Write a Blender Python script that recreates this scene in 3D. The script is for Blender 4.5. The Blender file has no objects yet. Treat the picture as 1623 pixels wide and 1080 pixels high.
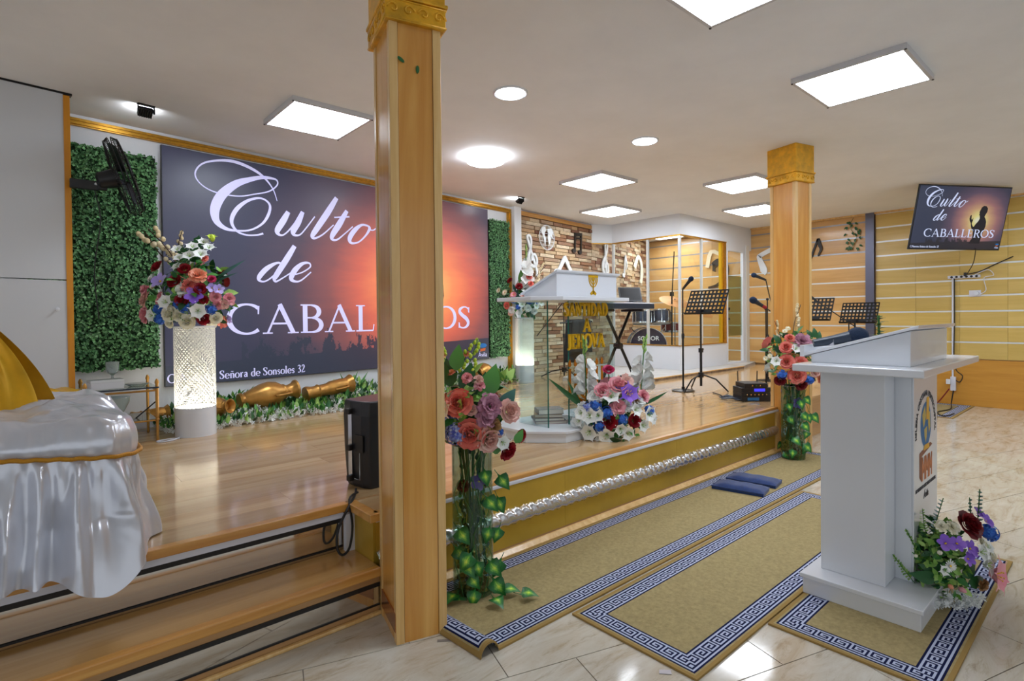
import bpy, bmesh, math, random
from mathutils import Vector, Matrix, noise as mnoise
random.seed(7)
PI = math.pi
scn = bpy.context.scene
COL = scn.collection
# ------------------------------------------------------------------ camera, world, exposure
cam_d = bpy.data.cameras.new('camera'); cam = bpy.data.objects.new('camera', cam_d); COL.objects.link(cam)
cam_d.sensor_width = 36.0; cam_d.lens = 872.9 / 1623 * 36; cam_d.shift_y = -24.7 / 1623
cam_d.clip_start = 0.05; cam_d.clip_end = 60
PITCH, ROLL, YAW, CAMH = 0.01244, 0.01002, 0.84885, 1.30
_T = Matrix(((math.sin(YAW), math.cos(YAW), 0), (-math.cos(YAW), math.sin(YAW), 0), (0, 0, 1)))
_fw = Vector((0, math.cos(PITCH), -math.sin(PITCH))); _dn = Vector((0, -math.sin(PITCH), -math.cos(PITCH))); _rt = Vector((1, 0, 0))
_r2 = _T @ (math.cos(ROLL) * _rt + math.sin(ROLL) * _dn); _d2 = _T @ (-math.sin(ROLL) * _rt + math.cos(ROLL) * _dn); _w2 = _T @ _fw
_m = Matrix((_r2, -_d2, -_w2)).transposed().to_4x4(); _m.translation = (0, 0, CAMH)
cam.matrix_world = _m
scn.camera = cam
wd = bpy.data.worlds.new('world'); scn.world = wd; wd.use_nodes = True
wd.node_tree.nodes['Background'].inputs[0].default_value = (0.90, 0.95, 1.0, 1)
wd.node_tree.nodes['Background'].inputs[1].default_value = 0.55
PANEL_POWER = 15.0      # emission strength of the ceiling light panels
scn.view_settings.view_transform = 'Standard'; scn.view_settings.look = 'None'
scn.view_settings.exposure = 0.50; scn.view_settings.gamma = 1.0
scn.view_settings.use_curve_mapping = False
scn.cycles.use_denoising = True
scn.cycles.max_bounces = 8; scn.cycles.transparent_max_bounces = 24
scn.cycles.sample_clamp_indirect = 6
# ------------------------------------------------------------------ helpers
HS = 0.42       # stage height
ZC = 2.89       # ceiling height

def lin(c):
    o = []
    for v in c[:3]:
        v = v / 255.0
        o.append(v / 12.92 if v <= 0.04045 else ((v + 0.055) / 1.055) ** 2.4)
    return (o[0], o[1], o[2], 1.0)

class MB:
    """collects geometry for ONE mesh"""
    def __init__(s): s.v = []; s.f = []; s.m = []; s.T = None
    def add(s, vs, fs, mi=0):
        n = len(s.v)
        if s.T is not None: vs = [s.T @ Vector(p) for p in vs]
        s.v.extend([tuple(p) for p in vs]); s.f.extend([tuple(i + n for i in f) for f in fs]); s.m.extend([mi] * len(fs)); return s
    def box(s, x0, y0, z0, x1, y1, z1, mi=0):
        vs = [(x0,y0,z0),(x1,y0,z0),(x1,y1,z0),(x0,y1,z0),(x0,y0,z1),(x1,y0,z1),(x1,y1,z1),(x0,y1,z1)]
        return s.add(vs, [(0,3,2,1),(4,5,6,7),(0,1,5,4),(1,2,6,5),(2,3,7,6),(3,0,4,7)], mi)
    def cbox(s, c, d, mi=0):
        return s.box(c[0]-d[0]/2, c[1]-d[1]/2, c[2]-d[2]/2, c[0]+d[0]/2, c[1]+d[1]/2, c[2]+d[2]/2, mi)
    def prism(s, poly, z0, z1, mi=0):
        n = len(poly); vs = [(p[0],p[1],z0) for p in poly] + [(p[0],p[1],z1) for p in poly]
        fs = [tuple(reversed(range(n))), tuple(range(n, 2*n))] + [(i, (i+1)%n, n+(i+1)%n, n+i) for i in range(n)]
        return s.add(vs, fs, mi)
    def lathe(s, prof, n=16, c=(0,0,0), mi=0, cap=True):
        vs = []; fs = []
        for r, z in prof:
            for k in range(n):
                a = 2*PI*k/n; vs.append((c[0]+r*math.cos(a), c[1]+r*math.sin(a), c[2]+z))
        for i in range(len(prof)-1):
            for k in range(n):
                k2 = (k+1)%n; fs.append((i*n+k, i*n+k2, (i+1)*n+k2, (i+1)*n+k))
        if cap:
            fs.append(tuple(reversed(range(n)))); L = (len(prof)-1)*n; fs.append(tuple(range(L, L+n)))
        return s.add(vs, fs, mi)
    def tube(s, pts, r, n=6, mi=0, cap=True, closed=False):
        pts = [Vector(p) for p in pts]; N = len(pts); rr = r if isinstance(r, (list, tuple)) else [r]*N
        vs = []; fs = []; up = None
        for i, p in enumerate(pts):
            if closed: t = pts[(i+1)%N] - pts[i-1]
            else: t = (pts[min(i+1,N-1)] - pts[max(i-1,0)])
            if t.length < 1e-9: t = Vector((0,0,1))
            t.normalize()
            if up is None:
                up = Vector((0,0,1)) if abs(t.z) < 0.9 else Vector((1,0,0))
            a = up - t*up.dot(t)
            if a.length < 1e-6: a = t.orthogonal()
            a.normalize(); b = t.cross(a); up = a
            for k in range(n):
                q = 2*PI*k/n; vs.append(p + (a*math.cos(q) + b*math.sin(q))*rr[i])
        M = N if closed else N-1
        for i in range(M):
            j = (i+1)%N
            for k in range(n):
                k2 = (k+1)%n; fs.append((i*n+k, i*n+k2, j*n+k2, j*n+k))
        if cap and not closed:
            fs.append(tuple(reversed(range(n)))); fs.append(tuple(range((N-1)*n, N*n)))
        return s.add(vs, fs, mi)
    def ball(s, c, r, n=10, m=6, mi=0):
        rx, ry, rz = r if isinstance(r, (list, tuple)) else (r, r, r)
        vs = [(c[0],c[1],c[2]-rz)]; fs = []
        for i in range(1, m):
            t = -PI/2 + PI*i/m
            for k in range(n):
                a = 2*PI*k/n; vs.append((c[0]+rx*math.cos(t)*math.cos(a), c[1]+ry*math.cos(t)*math.sin(a), c[2]+rz*math.sin(t)))
        vs.append((c[0],c[1],c[2]+rz)); T = len(vs)-1
        for k in range(n): fs.append((0, 1+(k+1)%n, 1+k)); fs.append((T, 1+(m-2)*n+k, 1+(m-2)*n+(k+1)%n))
        for i in range(m-2):
            for k in range(n): fs.append((1+i*n+k, 1+i*n+(k+1)%n, 1+(i+1)*n+(k+1)%n, 1+(i+1)*n+k))
        return s.add(vs, fs, mi)
    def grid(s, fn, nu, nv, mi=0):
        vs = [fn(i/nu, j/nv) for j in range(nv+1) for i in range(nu+1)]
        fs = [(j*(nu+1)+i, j*(nu+1)+i+1, (j+1)*(nu+1)+i+1, (j+1)*(nu+1)+i) for j in range(nv) for i in range(nu)]
        return s.add(vs, fs, mi)
    def stroke(s, pts, y=0.0, th=0.004, sub=5, mi=0):
        """a pen stroke of changing width in the local XZ plane, front at -Y; pts (x, z, halfwidth)"""
        P = smooth_path(pts, sub) if len(pts) > 2 else pts
        N = len(P); L = []; R = []
        for i in range(N):
            a = P[max(i-1,0)]; b = P[min(i+1,N-1)]; dx, dz = b[0]-a[0], b[1]-a[1]; l = math.hypot(dx, dz) or 1
            nx, nz = -dz/l, dx/l; w = P[i][2]
            L.append((P[i][0]+nx*w, P[i][1]+nz*w)); R.append((P[i][0]-nx*w, P[i][1]-nz*w))
        vs = []
        for i in range(N):
            vs += [(L[i][0], y-th, L[i][1]), (R[i][0], y-th, R[i][1]), (L[i][0], y, L[i][1]), (R[i][0], y, R[i][1])]
        fs = []
        for i in range(N-1):
            a, b = i*4, (i+1)*4
            fs += [(a, a+1, b+1, b), (a, b, b+2, a+2), (a+1, a+3, b+3, b+1)]
        fs += [(0, 2, 3, 1), ((N-1)*4, (N-1)*4+1, (N-1)*4+3, (N-1)*4+2)]
        return s.add(vs, fs, mi)

def smooth_path(pts, sub):
    out = []; N = len(pts); D = len(pts[0])
    for i in range(N-1):
        p0 = pts[max(i-1,0)]; p1 = pts[i]; p2 = pts[i+1]; p3 = pts[min(i+2,N-1)]
        for k in range(sub):
            t = k/sub; t2 = t*t; t3 = t2*t
            out.append(tuple(0.5*((2*p1[d]) + (-p0[d]+p2[d])*t + (2*p0[d]-5*p1[d]+4*p2[d]-p3[d])*t2 + (-p0[d]+3*p1[d]-3*p2[d]+p3[d])*t3) for d in range(D)))
    out.append(tuple(pts[-1])); return out

def mesh_of(name, mb, mats, smooth=None):
    me = bpy.data.meshes.new(name); me.from_pydata(mb.v, [], mb.f)
    if not isinstance(mats, (list, tuple)): mats = [mats]
    for m in mats: me.materials.append(MT[m] if isinstance(m, str) else m)
    if len(mats) > 1: me.polygons.foreach_set('material_index', mb.m)
    if smooth:
        me.shade_smooth()
        if smooth is not True: me.set_sharp_from_angle(angle=math.radians(smooth))
    me.update(); return me

def obj(name, mb, mats, parent=None, loc=(0,0,0), rot=(0,0,0), smooth=None, bevel=0, kind=None, label=None, scale=None):
    me = mesh_of(name, mb, mats, smooth) if isinstance(mb, MB) else mb
    o = bpy.data.objects.new(name, me); COL.objects.link(o); o.location = loc; o.rotation_euler = rot
    if scale is not None: o.scale = scale if isinstance(scale, (list, tuple)) else (scale,)*3
    if parent: o.parent = parent
    if bevel:
        b = o.modifiers.new('bevel', 'BEVEL'); b.width = bevel; b.segments = 2; b.limit_method = 'ANGLE'; b.angle_limit = 0.7
    if kind: o['kind'] = kind
    if label: o['label'] = label
    return o

def tag(o, label, cat, group=None, kind=None):
    o['label'] = label; o['category'] = cat
    if group: o['group'] = group
    if kind: o['kind'] = kind
    return o

def thing(name, label, cat, loc=(0,0,0), rz=0, group=None):
    o = bpy.data.objects.new(name, None); COL.objects.link(o); o.empty_display_size = 0.1
    o.location = loc; o.rotation_euler = (0, 0, rz)
    return tag(o, label, cat, group)

def struct(name, mb, mats, parent=None, **k):
    o = obj(name, mb, mats, parent, **k)
    if not parent: o['kind'] = 'structure'
    return o

def rotz(a): return Matrix.Rotation(a, 4, 'Z')
def frame_to(d, up=(0,0,1)):
    """rotation whose local Z points along d"""
    return Vector(d).to_track_quat('Z', 'Y')

# ------------------------------------------------------------------ materials
MT = {}
def nodes(name):
    m = bpy.data.materials.new(name); m.use_nodes = True; nt = m.node_tree
    MT[name] = m; return m, nt, nt.nodes['Principled BSDF']
def setp(b, **k):
    names = dict(rough='Roughness', metal='Metallic', spec='Specular IOR Level', coat='Coat Weight', coatr='Coat Roughness', trans='Transmission Weight', ior='IOR', sheen='Sheen Weight', sss='Subsurface Weight', alpha='Alpha', est='Emission Strength', aniso='Anisotropic')
    for a, v in k.items(): b.inputs[names[a]].default_value = v
def ramp(nt, fac, stops):
    n = nt.nodes.new('ShaderNodeValToRGB'); e = n.color_ramp.elements
    while len(e) < len(stops): e.new(0.5)
    for i, (p, c) in enumerate(stops): e[i].position = p; e[i].color = lin(c)
    nt.links.new(fac, n.inputs[0]); return n.outputs[0]
def coords(nt, kind='Object', scale=(1,1,1), rot=(0,0,0)):
    t = nt.nodes.new('ShaderNodeTexCoord') if kind != 'Pos' else nt.nodes.new('ShaderNodeNewGeometry')
    m = nt.nodes.new('ShaderNodeMapping'); m.inputs['Scale'].default_value = scale; m.inputs['Rotation'].default_value = rot
    nt.links.new(t.outputs['Position' if kind == 'Pos' else kind], m.inputs[0]); return m.outputs[0]
def noise(nt, vec, scale=5, detail=4, rough=0.6, dist=0):
    n = nt.nodes.new('ShaderNodeTexNoise'); n.inputs['Scale'].default_value = scale; n.inputs['Detail'].default_value = detail
    n.inputs['Roughness'].default_value = rough; n.inputs['Distortion'].default_value = dist
    if vec is not None: nt.links.new(vec, n.inputs['Vector'])
    return n.outputs['Fac']
def bump(nt, b, h, strength=0.2, dist=0.01):
    n = nt.nodes.new('ShaderNodeBump'); n.inputs['Strength'].default_value = strength; n.inputs['Distance'].default_value = dist
    nt.links.new(h, n.inputs['Height']); nt.links.new(n.outputs[0], b.inputs['Normal'])
def math_n(nt, op, a, b=None, c=None):
    n = nt.nodes.new('ShaderNodeMath'); n.operation = op
    for i, v in enumerate((a, b, c)):
        if v is None: continue
        if isinstance(v, (int, float)): n.inputs[i].default_value = v
        else: nt.links.new(v, n.inputs[i])
    return n.outputs[0]
def mixc(nt, fac, a, b, mode='MIX'):
    n = nt.nodes.new('ShaderNodeMix'); n.data_type = 'RGBA'; n.blend_type = mode
    for sock, v in ((n.inputs[0], fac), (n.inputs[6], a), (n.inputs[7], b)):
        if isinstance(v, (int, float)): sock.default_value = v
        elif isinstance(v, tuple): sock.default_value = v
        else: nt.links.new(v, sock)
    return n.outputs[2]
def plain(name, c, rough=0.5, var=0.0, vscale=6, bmp=0, bscale=60, **k):
    m, nt, b = nodes(name); b.inputs['Base Color'].default_value = lin(c); setp(b, rough=rough, **k)
    if var:
        f = noise(nt, coords(nt), vscale); lo = tuple(max(0, x*(1-var)) for x in c); hi = tuple(min(255, x*(1+var)) for x in c)
        nt.links.new(ramp(nt, f, [(0.3, lo), (0.7, hi)]), b.inputs['Base Color'])
    if bmp: bump(nt, b, noise(nt, coords(nt), bscale, 3), bmp, 0.004)
    return m
def wood(name, c1, c2, axis=0, scale=1.0, rough=0.35, coat=0.0, perobj=0.0, kind='Object', bmp=0.05, rot=(0,0,0), **k):
    m, nt, b = nodes(name); sc = [14*scale]*3; sc[axis] = 0.9*scale
    v = coords(nt, kind, tuple(sc), rot)
    if perobj:
        oi = nt.nodes.new('ShaderNodeObjectInfo'); va = nt.nodes.new('ShaderNodeVectorMath'); va.operation = 'ADD'
        cm = nt.nodes.new('ShaderNodeCombineXYZ')
        for i in range(3): nt.links.new(math_n(nt, 'MULTIPLY', oi.outputs['Random'], 37.0+11*i), cm.inputs[i])
        nt.links.new(v, va.inputs[0]); nt.links.new(cm.outputs[0], va.inputs[1]); v = va.outputs[0]
    f = noise(nt, v, 1.0, 6, 0.62, 0.7)
    col = ramp(nt, f, [(0.28, c1), (0.5, tuple((a+b_)/2 for a, b_ in zip(c1, c2))), (0.72, c2)])
    if perobj:
        hv = nt.nodes.new('ShaderNodeHueSaturation'); nt.links.new(col, hv.inputs['Color'])
        nt.links.new(math_n(nt, 'MULTIPLY_ADD', oi.outputs['Random'], perobj, 1-perobj/2), hv.inputs['Value']); col = hv.outputs[0]
    nt.links.new(col, b.inputs['Base Color']); setp(b, rough=rough, coat=coat, coatr=0.08, **k)
    if bmp: bump(nt, b, f, bmp, 0.002)
    return m
def emit(name, c, strength):
    m, nt, b = nodes(name); b.inputs['Base Color'].default_value = lin(c); b.inputs['Emission Color'].default_value = lin(c); setp(b, est=strength); return m
def glass(name, tint=(236,246,242), refl=1.0, rough=0.0, ior=1.45):
    m, nt, b = nodes(name); nt.nodes.remove(b); out = nt.nodes['Material Output']
    t = nt.nodes.new('ShaderNodeBsdfTransparent'); t.inputs[0].default_value = lin(tint)
    g = nt.nodes.new('ShaderNodeBsdfGlossy'); g.inputs['Roughness'].default_value = rough
    fr = nt.nodes.new('ShaderNodeFresnel'); ge = nt.nodes.new('ShaderNodeNewGeometry')
    nt.links.new(math_n(nt, 'MULTIPLY_ADD', ge.outputs['Backfacing'], 1/ior-ior, ior), fr.inputs[0])   # same reflection from both sides of a pane
    mx = nt.nodes.new('ShaderNodeMixShader'); nt.links.new(math_n(nt, 'MULTIPLY', fr.outputs[0], refl), mx.inputs[0])
    nt.links.new(t.outputs[0], mx.inputs[1]); nt.links.new(g.outputs[0], mx.inputs[2]); nt.links.new(mx.outputs[0], out.inputs[0]); return m
def foliage(name, c1, c2, rough=0.5, island=True, sss=0.0):
    m, nt, b = nodes(name)
    g = nt.nodes.new('ShaderNodeNewGeometry')
    nt.links.new(ramp(nt, g.outputs['Random Per Island'], [(0.0, c1), (1.0, c2)]), b.inputs['Base Color']); setp(b, rough=rough); return m

# setting
plain('ceiling_paint', (240,241,242), 0.75, var=0.015, vscale=2.0, bmp=0.05, bscale=9)
plain('wall_white', (222,226,232), 0.7, bmp=0.25, bscale=45)
plain('panel_white', (205,208,212), 0.45)
plain('booth_white', (226,230,236), 0.5)
plain('white_lacquer', (222,226,233), 0.22, coat=0.3)
plain('white_edge', (214,216,226), 0.4)
plain('black_rubber', (22,20,20), 0.5)
plain('black_plastic', (26,27,31), 0.38)
plain('desk_black', (16,16,17), 0.65, spec=0.25)
plain('black_metal', (20,20,22), 0.32, metal=0.3)
plain('dark_blue_plastic', (34,48,66), 0.35)
plain('chrome', (205,210,216), 0.12, metal=1.0)
plain('aluminium', (226,230,230), 0.35, metal=0.35)
plain('aluminium_grey', (150,152,156), 0.35, metal=0.6)
plain('gold_trim', (196,146,52), 0.3, metal=0.75, var=0.1, vscale=30)
plain('gold_paint', (186,138,70), 0.34, metal=0.7, var=0.12, vscale=8)
plain('gold_bright', (228,180,28), 0.28, metal=0.45)
plain('gold_capital', (222,166,36), 0.36, metal=0.25, var=0.12, vscale=14)
plain('gold_sheet', (196,160,56), 0.3, metal=0.35, var=0.05, vscale=3)
plain('gold_satin', (222,170,36), 0.3, metal=0.35, var=0.1, vscale=4)
plain('gold_braid', (196,138,30), 0.45, metal=0.4, bmp=0.8, bscale=160)
plain('silver_emboss', (212,212,214), 0.22, metal=0.9)
plain('mirror_sheet', (214,210,204), 0.06, metal=0.95)
plain('post_grey', (104,106,124), 0.3, metal=0.5)
wood('wood_column', (198,132,52), (232,178,96), axis=2, scale=0.9, rough=0.22, coat=0.4)
wood('wood_edge', (208,160,90), (236,202,142), axis=2, scale=1.6, rough=0.3, coat=0.2)
wood('wood_nosing', (190,128,54), (222,170,94), axis=0, scale=1.6, rough=0.28, coat=0.3)
wood('wood_stage', (172,134,90), (214,184,140), axis=0, scale=0.55, rough=0.16, coat=0.35, perobj=0.16)
wood('wood_tread', (178,132,74), (214,172,112), axis=0, scale=0.7, rough=0.18, coat=0.4)
wood('wood_skirt', (164,122,76), (194,154,106), axis=0, scale=0.7, rough=0.35)
wood('wood_slat', (198,150,86), (224,182,118), axis=1, scale=0.45, rough=0.3, coat=0.15, perobj=0.18)
wood('wood_slat_yellow', (196,164,82), (220,190,112), axis=1, scale=0.45, rough=0.32, coat=0.12, perobj=0.12)
wood('wood_baseboard', (190,130,44), (214,158,66), axis=1, scale=0.6, rough=0.35)
wood('wood_post_orange', (196,124,16), (220,150,30), axis=2, scale=1.2, rough=0.4)
plain('tile_joint', (120,112,102), 0.8)
# marble floor tile
m_, nt_, b_ = nodes('tile_marble')
v1 = coords(nt_, 'Pos', (1.3, 4.2, 1), (0, 0, math.radians(24)))
f1 = noise(nt_, v1, 1.7, 7, 0.68, 1.1); f2 = noise(nt_, coords(nt_, 'Pos', (2.0, 9.0, 1), (0, 0, math.radians(24))), 2.2, 8, 0.75, 0.6)
ca = ramp(nt_, f1, [(0.30, (196,180,156)), (0.46, (212,205,192)), (0.62, (222,219,211))])
cb = ramp(nt_, f2, [(0.30, (138,116,88)), (0.385, (206,196,178)), (0.47, (230,226,218)), (0.8, (238,236,231))])
nt_.links.new(mixc(nt_, 0.75, ca, cb, 'MULTIPLY'), b_.inputs['Base Color']); setp(b_, rough=0.09, spec=0.5)
# stone cladding
def stone(name, island):
    m, nt, b = nodes(name)
    if island: g = nt.nodes.new('ShaderNodeNewGeometry'); r = g.outputs['Random Per Island']
    else: g = nt.nodes.new('ShaderNodeObjectInfo'); r = g.outputs['Random']
    c = ramp(nt, r, [(0.0, (128,84,62)), (0.14, (160,116,84)), (0.28, (202,166,124)), (0.5, (216,190,152)), (0.7, (230,214,186)), (0.86, (196,172,142)), (1.0, (150,106,80))])
    f = noise(nt, coords(nt, 'Pos', (1,1,3)), 14, 5, 0.7)
    nt.links.new(mixc(nt, 0.55, c, ramp(nt, f, [(0.3, (160,148,136)), (0.7, (255,252,246))]), 'MULTIPLY'), b.inputs['Base Color']); setp(b, rough=0.75)
    bump(nt, b, f, 0.6, 0.01)
stone('stone_piece', False); stone('stone_far', True)
plain('stone_joint', (96,78,62), 0.9)
# textiles
plain('rug_tan', (166,150,108), 0.95, var=0.08, vscale=60, bmp=0.8, bscale=300, spec=0.1)
plain('rug_navy', (22,28,66), 0.95, bmp=0.6, bscale=300, spec=0.1)
plain('rug_white', (186,194,220), 0.95, bmp=0.6, bscale=300, spec=0.1)
plain('rug_edge', (158,130,78), 0.95, spec=0.1)
plain('navy_cloth', (14,48,104), 0.85, var=0.12, vscale=60, sheen=0.3)
plain('charcoal_cloth', (64,62,64), 0.9)
m_, nt_, b_ = nodes('satin_white'); b_.inputs['Base Color'].default_value = lin((216,219,229)); setp(b_, rough=0.22, metal=0.42, sheen=0.2)
bump(nt_, b_, noise(nt_, coords(nt_, 'Object', (2.2,2.2,1.0)), 2.6, 2, 0.45, 1.0), 0.25, 0.05)
# glass
glass('glass_clear', (238,248,246)); glass('glass_green_edge', (70,130,110), 0.6); glass('glass_booth', (250,252,251), 0.8); glass('acrylic', (240,247,247), 0.8)
glass('glass_vase', (222,236,230), 1.2)
plain('frosted_pane', (176,182,168), 0.25)
m_, nt_, b_ = nodes('crystal'); b_.inputs['Base Color'].default_value = lin((222,232,234)); setp(b_, rough=0.05, trans=0.75, ior=1.3)
# lamps
emit('panel_glow', (236,244,255), PANEL_POWER)
emit('round_glow', (236,244,255), PANEL_POWER)
emit('lamp_warm', (255,246,226), 26)
emit('flood_glow', (246,250,255), 90)
plain('lamp_frame', (205,205,208), 0.4)
# ------------------------------------------------------------------ floor with tiles
A18 = math.radians(18.0)
t1 = Vector((math.cos(A18), -math.sin(A18), 0)); t2 = Vector((math.sin(A18), math.cos(A18), 0))
floor = struct('floor', MB().box(-4, -4.5, -0.2, 10.2, 7.2, -0.003), 'tile_joint')
TL, TW, GAP = 0.68, 0.355, 0.004
tile_me = mesh_of('tile', MB().box(-TL/2+GAP/2, -TW/2+GAP/2, -0.02, TL/2-GAP/2, TW/2-GAP/2, 0.0), 'tile_marble')
ntile = 0
for k in range(-7, 9):
    off = 0.36 - 0.28*k
    for j in range(-4, 16):
        sc = off + (j+0.5)*TL; nc = 1.47 + k*TW + TW/2
        p = t1*sc + t2*nc
        dep = p.x*0.661 + p.y*0.75; lat = p.x*0.75 - p.y*0.661
        if dep < 1.0 or p.y > 2.45 or p.y < -1.6 or p.x > 9.95 or p.x < -0.6: continue
        if abs(lat) > dep*1.45 + 0.6: continue
        obj('tile', tile_me, None, floor, (p.x, p.y, 0), (0, 0, -A18)); ntile += 1
# ------------------------------------------------------------------ ceiling
struct('ceiling', MB().box(-4, -4.5, ZC, 10.2, 7.2, ZC+0.1), 'ceiling_paint')
# ------------------------------------------------------------------ screen wall (turned a little against the stage)
WA = 0.11934
W0 = Vector((7.26, 6.2, 0)); WD = Vector((math.cos(WA), math.sin(WA), 0)); WN = Vector((math.sin(WA), -math.cos(WA), 0))   # WN points into the room
def wp(s, off=0.0, z=0.0): p = W0 + WD*s + WN*off; return Vector((p.x, p.y, z))
wall_back = struct('wall_back', MB().box(-8.6, 0, HS-0.4, 0, 0.12, ZC), 'wall_white', loc=W0, rot=(0,0,WA))
def wallobj(name, mb, mats, parent=None, **k): return obj(name, mb, mats, parent, loc=tuple(W0), rot=(0,0,WA), **k)
# gilt picture-rail moulding along the top and down the right of the white wall
mb = MB().box(-8.0, -0.03, 2.800, -2.064, 0, 2.858).box(-8.0, -0.042, 2.835, -2.064, -0.028, 2.852).box(-8.0, -0.045, 2.808, -2.064, -0.03, 2.820)
t = struct('trim_1', mb, 'gold_trim', loc=tuple(W0), rot=(0,0,WA)); t['label'] = 'gilt moulding along the top of the white wall'
mb = MB().box(-2.125, -0.04, HS, -2.064, 0, 2.80).box(-2.105, -0.052, HS, -2.085, -0.04, 2.80)
t = struct('trim_2', mb, 'gold_trim', loc=tuple(W0), rot=(0,0,WA)); t['label'] = 'gilt upright moulding beside the ivy panel'
t = struct('trim_3', MB().box(-2.064, -0.10, HS, -1.915, 0, ZC), 'booth_white', loc=tuple(W0), rot=(0,0,WA)); t['label'] = 'white boxed upright between ivy panel and stone wall'
t = struct('trim_4', MB().box(-1.915, -0.05, 2.80, -0.02, 0, 2.862), 'wood_nosing', loc=tuple(W0), rot=(0,0,WA)); t['label'] = 'wooden strip along the top of the stone wall'
# stone cladding, piece by piece
stone_wall = struct('wall_stone', MB().box(-1.915, -0.012, HS, 0, 0, 2.80), 'stone_joint', loc=tuple(W0), rot=(0,0,WA))
stone_wall['label'] = 'wall of thin split stone pieces behind the keyboard'
smesh = []
rs = random.Random(3)
for k in range(8):
    mbs = MB(); d = 0.012 + 0.004*k
    mbs.add([(-.5,0,-.5),(.5,0,-.5),(.5,0,.5),(-.5,0,.5),(-.48,-d,-.46),(.48,-d*rs.uniform(.8,1.1),-.45),(.485,-d*rs.uniform(.8,1.1),.45),(-.48,-d,.46)], [(4,5,6,7),(0,1,5,4),(1,2,6,5),(2,3,7,6),(3,0,4,7)])
    smesh.append(mesh_of('stone', mbs, 'stone_piece'))
SH = 0.0565
for r in range(int((2.80-HS)/SH)+1):
    z0 = HS + r*SH
    if z0+SH > 2.805: break
    s = -1.915
    while s < -0.005:
        L = rs.uniform(0.17, 0.40)
        if s+L > -0.06: L = -s
        c = rs.choice((1, 1, 1, 2)) if L > 0.16 else 1
        obj('stone', rs.choice(smesh), None, stone_wall, (s+L/2, -0.012, z0+SH/2), scale=(L-0.004, 1, SH-0.004))
        s += L
# the stone wall goes on inside the drum booth at a wider angle
B2A = math.atan2(6.95-6.2, 9.97-7.26); B2L = math.hypot(2.71, .75)
wsb = struct('wall_booth', MB().box(0, 0, HS-.3, B2L+.1, 0.12, ZC), 'stone_joint', loc=tuple(W0), rot=(0,0,B2A))
mbs = MB()
for r in range(44):
    z0 = HS + r*SH; s = 0.0
    while s < B2L:
        L = min(rs.uniform(0.12, 0.32), B2L-s); d = rs.uniform(.012,.04)
        mbs.box(s+.002, -d, z0+.002, s+L-.002, 0, z0+SH-.002); s += max(L, .01)
o = obj('stone_cladding', mbs, 'stone_far', wsb, kind='stuff')
# ------------------------------------------------------------------ right wall: slats and rails
XW = 9.97
wall_right = struct('wall_right', MB().box(XW, -4.5, -0.2, XW+0.12, 7.2, ZC), 'wood_skirt')
def slats(Y0, Y1, rails, mat, seg, zlow):
    zz = sorted(rails, reverse=True); tops = [ZC-0.03] + zz
    for i in range(len(tops)):
        zt = tops[i] - (0.012 if i else 0); zb = (zz[i] if i < len(zz) else zlow) + 0.012
        if zt - zb < 0.02: continue
        n = max(1, round((Y1-Y0)/seg)); st = (i*0.37) % 1.0 * 0 
        for k in range(n):
            a = Y0 + (Y1-Y0)*k/n; b = Y0 + (Y1-Y0)*(k+1)/n
            me = MB().box(-0.018, -(b-a)/2+.0012, -(zt-zb)/2, 0, (b-a)/2-.0012, (zt-zb)/2)
            obj('slat', me, mat, wall_right, (XW, (a+b)/2, (zt+zb)/2))
    for z in zz:
        obj('rail', MB().box(-0.014, Y0, z-0.0115, 0, Y1, z+0.0115), 'aluminium' if mat == 'wood_slat_yellow' or z < 2.1 else 'aluminium_grey', wall_right, (XW, 0, 0))
slats(-0.9, 2.70, [2.862-0.2185*k for k in range(10)], 'wood_slat_yellow', 0.49, 0.65)
slats(2.83, 4.70, [2.76-0.234*k for k in range(10)], 'wood_slat', 0.94, 0.43)
slats(4.70, 6.92, [2.76-0.234*k for k in range(10)], 'wood_slat', 0.74, 0.43)
t = struct('baseboard_right', MB().box(XW-0.03, -4.5, 0, XW, 2.72, 0.65), 'wood_baseboard'); t['label'] = 'tall orange wood baseboard under the slats'
t = struct('trim_5', MB().box(XW-0.07, 2.712, HS, XW, 2.828, ZC-0.005), 'post_grey'); t['label'] = 'dark grey metal upright dividing the slat wall'
t = struct('trim_6', MB().box(XW-0.045, -4.5, ZC-0.028, XW, 4.7, ZC), 'wood_edge'); t['label'] = 'pale wood strip where slat wall meets ceiling'
# ------------------------------------------------------------------ left partition
part = struct('wall_left', MB().box(-2.5, 0, HS, 0, 0.05, 1.590).box(-2.5, 0, 1.598, 0, 0.05, ZC-0.012), 'panel_white', loc=(0.21, 4.90, 0), rot=(0,0,WA))
obj('edge_strip', MB().box(0, -0.006, HS, 0.036, 0.056, ZC-0.02), 'wood_post_orange', part)
obj('head_strip', MB().box(-2.5, -0.004, ZC-0.014, 0.05, 0.05, ZC), 'black_metal', part)
obj('door_knob', MB().lathe([(0.004,0),(0.006,.012),(0.014,.02),(0.014,.028),(0.006,.033)], 10, (0,0,0)), 'white_lacquer', part, (-0.055, 0, 1.39), (PI/2,0,0), smooth=40)
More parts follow.
